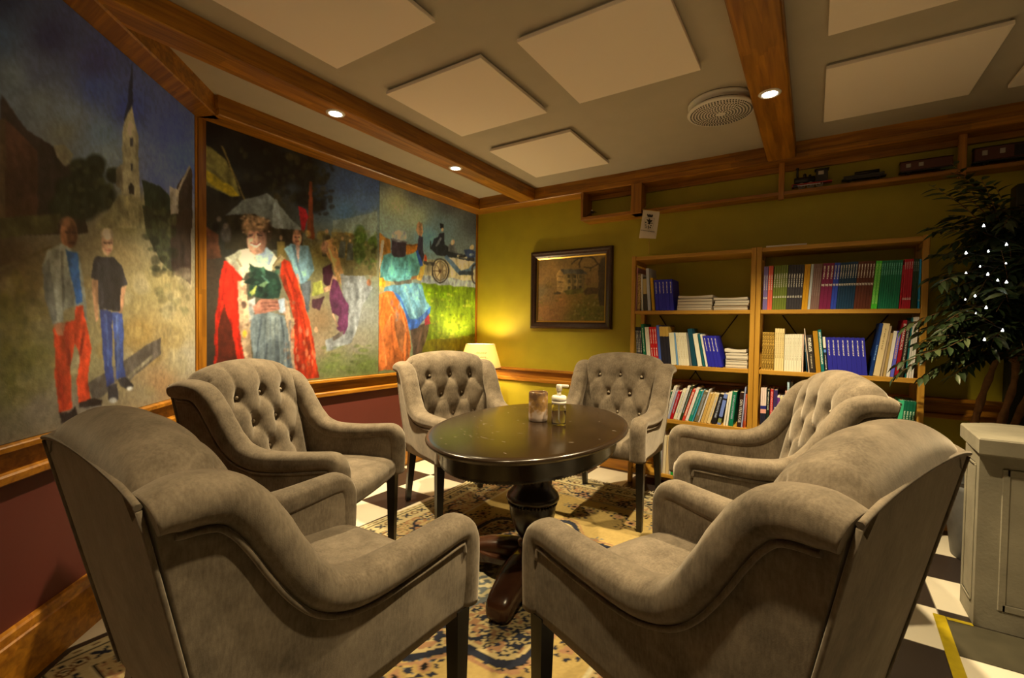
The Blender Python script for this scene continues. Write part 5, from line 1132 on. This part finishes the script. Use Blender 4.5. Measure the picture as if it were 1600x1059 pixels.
# ================================================================ rug
RX0, RX1, RY0, RY1 = -2.22, -.25, .36, 3.33
def rug():
    step = .0085; nx, ny = int((RX1-RX0)/step)+1, int((RY1-RY0)/step)+1
    u, v = np.meshgrid(np.linspace(RX0, RX1, nx), np.linspace(RY0, RY1, ny), indexing='ij'); N = Noise(77)
    d = np.minimum.reduce([u-RX0, RX1-u, v-RY0, RY1-v]); hor = np.minimum(v-RY0, RY1-v) < np.minimum(u-RX0, RX1-u); s = np.where(hor, u, v)
    wob = (N(u, v, 40, 40)-.5)*.012
    C = lambda r, g, b: np.array(lin((r, g, b)))
    cream, gold, navy, dark, salmon, brown, slate = C(214, 190, 138), C(196, 160, 92), C(46, 46, 54), C(36, 28, 24), C(172, 124, 84), C(122, 82, 48), C(112, 112, 104)
    col = np.zeros((nx, ny, 3)); col[:] = gold
    n1 = N(u, v, 55, 55); n2 = N(u, v, 120, 120); n3 = N(u, v, 16, 16)
    def setc(m, c): col[m] = c
    # main border: salmon and cream ground with dark scrolls
    b = (d >= .16) & (d < .36); setc(b, salmon*.2+gold*.45+cream*.35); setc(b & (n1 > .66), salmon)
    ph = s/.30*2*PI; dd = d-.26
    scroll = np.abs(dd-.055*np.sin(ph))+wob
    setc(b & (np.abs(scroll) < .008), navy)
    for k, (off, rr) in enumerate(((0.0, .042), (.5, .036))):
        cs = ((s/.30-off) % 1-.5)*.30; cd = dd+(.045 if k else -.045); R_ = np.hypot(cs, cd)+wob
        setc(b & (R_ < rr), navy if k == 0 else brown); setc(b & (R_ < rr*.68), salmon if k == 0 else cream); setc(b & (R_ < rr*.34), dark)
        pet = (np.cos(np.arctan2(cd, cs)*6) > .2) & (R_ > rr) & (R_ < rr*1.45); setc(b & pet, slate if k else navy)
    setc(b & (n2 > .72) & (n1 < .5), dark)
    # guard stripe with flower row
    g = (d >= .055) & (d < .145); setc(g, cream*.75+gold*.25)
    cs = ((s/.20) % 1-.5)*.20; cd = d-.10; R_ = np.hypot(cs, cd)+wob*.7
    setc(g & (R_ < .026), brown); setc(g & (R_ < .015), cream); setc(g & (R_ < .007), dark)
    for sg in (-1, 1):
        cs2 = cs-sg*.062; q = np.hypot(cs2, cd); an = np.arctan2(cd, cs2); setc(g & (q < .030*(.55+.45*np.cos(an*4+PI))+.004), navy)
    setc((d >= .145) & (d < .151), brown); setc((d >= .151) & (d < .157), cream); setc((d >= .157) & (d < .162), dark)
    setc((d >= .36) & (d < .366), dark); setc((d >= .366) & (d < .378), cream); setc((d >= .378) & (d < .383), brown)
    setc(d < .055, cream); setc((d >= .022) & (d < .030) & (np.sin(s*2*PI/.05) > -.2), brown); setc((d >= .049) & (d < .055), dark)
    # field with scattered sprigs and roses
    f = d >= .383; q = random.Random(9)
    cx, cy = (RX0+RX1)/2, (RY0+RY1)/2
    for i in range(150):
        a, b2 = q.uniform(RX0+.42, RX1-.42), q.uniform(RY0+.42, RY1-.42); big = q.random() < .3
        R_ = np.hypot(u-a, v-b2)+wob*1.5; an = np.arctan2(v-b2, u-a)+q.uniform(0, 6)
        if big:
            setc(f & (R_ < .055) & (np.cos(an*7) > -.2), navy); setc(f & (R_ < .040), gold*.7+brown*.3); setc(f & (R_ < .026), salmon); setc(f & (R_ < .012), dark)
        else:
            setc(f & (R_ < .036) & (R_ > .008) & (np.cos(an*5) > .55), dark if i % 3 else slate); setc(f & (R_ < .010), salmon)
    # medallion
    R_ = np.hypot((u-cx)/.50, (v-cy)/.66); an = np.arctan2((v-cy)/.66, (u-cx)/.5); lobe = 1+.09*np.cos(an*8)
    m = (R_ < lobe); setc(m, gold*.6+cream*.4); setc(m & (R_ > lobe-.07), navy); setc((R_ < lobe-.10) & (n1+n2 > 1.08), navy); setc((R_ < lobe-.10) & (n1 < .33), salmon); setc((R_ < lobe-.5), slate); setc((R_ < lobe-.56) & (n1 > .5), cream)
    setc((R_ < lobe+.04) & (R_ > lobe+.015), salmon)
    col *= (.86+.22*n2+.12*(n3-.5))[..., None]
    col = np.clip(col/np.array([1, .88, .72])*.62, .004, .8)
    z = .0055+.0008*N(u, v, 90, 90)
    edge = d < .012; z[edge] = .003
    # the left edge wanders a little
    uu = u+np.where(u < RX0+.5, (1-(u-RX0)/.5)*.035*np.exp(-((v-2.35)/.35)**2)-(1-(u-RX0)/.5)*.06*np.clip((v-2.7)/.6, 0, 1), 0)
    t = empty('patterned_rug', (0, 0, 0), 0, 'worn gold and navy patterned rug under table and armchairs', 'rug')
    lim = CORNER[0]+(CORNER[1]-v)*(-DIAG[0]/DIAG[1])+.085; uu = np.where(uu < lim, lim+.02*(uu-RX0), uu)
    P_ = np.stack([uu, v, z], -1); mb = MB().grid(P_)
    P0 = P_.copy(); P0[..., 2] = .0005
    mb.grid(P0[[0, -1]].transpose(0, 1, 2)) if False else None
    o = mb.build('pile', attr_mat('rug_pile', .95, .35, 600, .1), t, fix=False)
    at = o.data.color_attributes.new('pigment', 'FLOAT_COLOR', 'POINT'); at.data.foreach_set('color', np.c_[col.reshape(-1, 3), np.ones(nx*ny)].astype(np.float32).ravel())
    q = random.Random(4); fr = MB()
    for y, dr in ((RY1-.004, 1), (RY0+.004, -1)):
        x = RX0-.04
        while x < RX1-.005:
            if x < float(CORNER[0]+(CORNER[1]-y+.1)*(-DIAG[0]/DIAG[1]))+.12: x += .009; continue
            L_ = q.uniform(.045, .085); dx = q.gauss(0, .018)
            fr.tube([(x, y, .004), (x+dx*.4, y+dr*L_*.5, .0034), (x+dx, y+dr*L_, .002)], [.0022, .0024, .0012], 4, caps=False); x += q.uniform(.007, .011)
    tag(fr.build('fringe', flat('wool_fringe', (.62, .54, .38), .9), t, fix=False), kind='stuff')
rug()

# ================================================================ potted tree
PX, PY = .815, 3.40
t = empty('potted_tree', (PX, PY, 0), 0, 'dark leafy potted fig tree at right beside the bookcase', 'tree')
MB().lathe([(.001, 0), (.150, 0), (.156, .006), (.200, .372), (.204, .40), (.194, .40), (.188, .372), (.182, .35), (.001, .35)], n=48).build('pot', flat('grey_planter', (.115, .118, .125), .5, noise=.12, nscale=30), t)
MB().lathe([(.180, .352), (.12, .362), (.001, .364)], n=28).build('soil', flat('soil', (.02, .014, .01), .95), t)
bark = flat('bark', (.20, .095, .035), .85, noise=.35, nscale=30, bump=.5, bscale=60)
trunks = [[(-.06, .0, .355), (-.085, .02, .62), (-.06, .0, .85), (-.02, -.02, 1.05), (.03, -.02, 1.35), (.05, .0, 1.7)],
          [(.0, -.04, .355), (-.02, -.05, .55), (.01, -.06, .78), (.05, -.05, 1.0), (.06, .02, 1.3), (.14, .02, 1.6)],
          [(.06, .02, .355), (.05, .04, .6), (.10, .03, .82), (.16, .02, 1.05), (.20, .02, 1.35), (.22, .0, 1.75)]]
for tr in trunks:
    pts = smooth_path([(a, b) for a, b, c in tr], 5); zs = smooth_path([(c, 0) for a, b, c in tr], 5)[:, 0]
    P_ = [(a, b, c) for (a, b), c in zip(pts, zs)]
    MB().tube(P_, [.021*(1-.6*i/len(P_))+.003*math.sin(i*2.1) for i in range(len(P_))], 10).build('trunk', bark, t)
def leaf_mat():
    m, nt, b = node_mat('fig_leaf'); L = nt.links; N = nt.nodes.new
    a = N('ShaderNodeVertexColor'); a.layer_name = 'pigment'
    L.new(a.outputs[0], b.inputs['Base Color']); b.inputs['Roughness'].default_value = .38; b.inputs['Specular IOR Level'].default_value = .5; return m
q = random.Random(21); lv, lf, lc = [], [], []; tw = MB()
def leaf(p, d, L_, W_, c):
    d = np.array(d)/np.linalg.norm(d); s_ = np.cross(d, (q.gauss(0, .3), q.gauss(0, .3), 1)); s_ /= np.linalg.norm(s_)+1e-9; up = np.cross(s_, d); b = len(lv)
    for f, w_, k in ((0, .05, 0), (.28, .5, .0), (.6, .42, -.02), (1, .02, -.10)):
        c0 = np.array(p)+d*L_*f+up*L_*k
        lv.append(c0-s_*W_*w_+up*W_*w_*.35); lv.append(c0+up*0); lv.append(c0+s_*W_*w_+up*W_*w_*.35); lc.extend([c]*3)
    for i in range(3): 
        for j in range(2): lf.append((b+i*3+j, b+i*3+j+1, b+(i+1)*3+j+1, b+(i+1)*3+j))
def twig(p0, dirn, L_, n, droop):
    d = np.array(dirn, float); d /= np.linalg.norm(d); pts = [np.array(p0)]; st = L_/8
    for i in range(8): d = d+np.array([0, 0, -droop]); d /= np.linalg.norm(d); pts.append(pts[-1]+d*st)
    if any(p_[0]+PX < .66 and p_[1]+PY > 3.38 for p_ in pts) or pts[-1][1]+PY > 3.6: return
    tw.tube(pts, [.003*(1-i/11) for i in range(9)], 5, caps=False)
    for k in range(n):
        f = .15+.85*k/n; i = min(7, int(f*8)); p = pts[i]+(pts[i+1]-pts[i])*(f*8-i); dd = pts[i+1]-pts[i]; dd /= np.linalg.norm(dd)
        sd = np.cross(dd, (0, 0, 1)); sd = sd/(np.linalg.norm(sd)+1e-9)*(1 if k % 2 else -1)
        v = dd*.75+sd*q.uniform(.5, .95)+np.array([0, 0, -q.uniform(.1, .5)])
        g = q.uniform(.5, 1.25); c = (.036*g, .060*g, .020*g) if q.random() < .82 else (.10*g, .125*g, .05*g)
        if p[2] < (.97 if p[0] > -.2 else .88) or (p[0]+PX < .66 and p[1]+PY > 3.40) or p[1]+PY > 3.60: continue
        leaf(p, v, q.uniform(.058, .095), q.uniform(.019, .028), (*c, 1))
for i in range(430):
    tr = trunks[q.randrange(3)]; zz = q.uniform(1.05, 1.78); k = min(range(6), key=lambda j: abs(tr[j][2]-zz)); b = tr[k]
    a = q.uniform(0, 2*PI); 
    twig((b[0], b[1], zz), (math.cos(a), math.sin(a)*.55-.35*(math.sin(a) > .4), q.uniform(-.1, .75)), q.uniform(.22, .46)*(1.1 if zz < 1.5 else .85), q.randrange(13, 20), q.uniform(.05, .17))
for (px, py, L_) in ((1475, 330, .3), (1468, 400, .3), (1465, 440, .3), (1478, 470, .32), (1490, 560, .3), (1480, 510, .28), (1480, 272, .34), (1505, 290, .3), (1460, 350, .28), (1500, 250, .3), (1545, 275, .3)):
    e = on_y(px, py, 3.22)-np.array([PX, PY, 0]); s0 = np.array([.03, 0, min(float(e[2])+.10, 1.66)]); 
    for r_ in range(2): twig(s0+np.array([q.gauss(0, .02), q.gauss(0, .02), q.gauss(0, .02)]), (e-s0)+np.array([0, 0, .12]), float(np.linalg.norm(e-s0))*1.02, 17, .08)
me = bpy.data.meshes.new('foliage'); me.from_pydata([tuple(p) for p in lv], [], lf); me.materials.append(leaf_mat()); me.polygons.foreach_set('use_smooth', [True]*len(lf))
at = me.color_attributes.new('pigment', 'FLOAT_COLOR', 'POINT'); at.data.foreach_set('color', np.array(lc, np.float32).ravel())
o = bpy.data.objects.new('foliage', me); COL.objects.link(o); o.parent = t; tag(o, kind='stuff')
tw.build('twigs', bark, t, fix=False)
# fairy lights hung in the tree
pts = [(363,245,1),(457,322,1),(290,357,1),(382,350,.8),(348,413,.6),(455,400,.6),(290,440,.7),(380,445,1),(421,470,.8),(457,478,1),(327,535,.9),(287,550,.6),(373,583,1),(331,607,.6),(441,677,1),(366,715,1)]
W3 = [on_y(1400+.3776*a, 260+.3776*b, 3.03) for a, b, r in pts]; c0 = np.mean(W3, axis=0)
t = empty('string_lights', tuple(map(float, c0)), 0, 'string of small white fairy lights hung among the leaves of tree', 'string lights')
M['fairy'] = glow('fairy_glow', (.95, 1.0, .95), 9)
for w_, (a, b, r) in zip(W3, pts):
    MB().lathe([(.0005, .0075*r), (.0050*r, -.004*r), (.004*r, -.0055*r), (.0005, -.006*r)], tuple(w_-c0), n=8).build('bulb', M['fairy'], t)
od = sorted(range(len(W3)), key=lambda i: -W3[i][2]); wp = []
for i in od: wp.append(W3[i]-c0+np.array([0, .006, .006])); wp.append(W3[i]-c0+np.array([.02, .03, -.03]))
MB().tube(wp, .0009, 4).build('wire', M['dark'], t)

# ================================================================ concrete pedestal at the right
conc = flat('raw_concrete', (.26, .235, .175), .85, noise=.18, nscale=7, bump=.35, bscale=90)
t = empty('concrete_pedestal', (.95, 2.72, 0), 0, 'square concrete pedestal with a thick cap at the right edge', 'pedestal')
bx = lambda p: [(a-.95, b-2.72) for a, b in p]
MB().prism(bx([(.565, 2.545), (1.35, 2.545), (1.35, 3.02), (.70, 3.02), (.585, 2.93)]), .718, .785, bev=.006).build('cap', conc, t)
MB().prism(bx([(.581, 2.605), (1.33, 2.605), (1.33, 2.96), (.74, 2.96), (.581, 2.81)]), .0, .7185, bev=.003).build('body', conc, t)
pm = MB()
for a, b, c_, d_ in ((.66, 1.26, .10, .105), (.66, 1.26, .645, .65)): pm.box(a-.95, b-.95, 2.600-2.72, 2.606-2.72, c_-.012, d_+.012, bev=.004)
for a in (.66, 1.26): pm.box(a-.962, a-.938, 2.600-2.72, 2.606-2.72, .088, .662, bev=.004)
pm.build('panel_moulding', conc, t)
sm = MB()
for yy in (2.645, 2.775): sm.box(.576-.95, .582-.95, yy-2.72-.006, yy-2.72+.006, .09, .66, bev=.004)
for zz in (.09, .66): sm.box(.576-.95, .582-.95, 2.645-2.72, 2.775-2.72, zz-.006, zz+.006, bev=.004)
sm.build('side_moulding', conc, t)
# dark rectangle painted for the shadowed floor, edged with yellow tape
t = empty('floor_shadow', (.9, 2.45, 0), 0, 'dark rectangle painted as shadowed floor in front of the concrete pedestal', 'floor plate')
MB().prism([(.472-.9, 2.595-2.45), (1.6-.9, 2.595-2.45), (1.6-.9, 2.36-2.45), (.462-.9, 2.325-2.45)], .0005, .004).build('shadow', flat('shadow_dark', (.055, .048, .030), .4, noise=.2, nscale=9), t)
M['tape'] = flat('yellow_tape', (.36, .27, .006), .4, noise=.15, nscale=30)
def tape(a, b, w_, label):
    a, b = np.array(a), np.array(b); d = (b-a)/np.hypot(*(b-a)); n = np.array([-d[1], d[0]])*w_/2
    tag(MB().prism([tuple(p) for p in (a-n, b-n, b+n, a+n)], .0046, .0056).build('floor_tape', M['tape']), label, 'tape')
tape((.478, 2.612), (.440, 1.75), .040, 'long strip of yellow tape on the checkered floor, running towards camera')
tape((.500, 2.598), (.580, 2.600), .022, 'short strip of yellow tape at the foot of concrete pedestal')
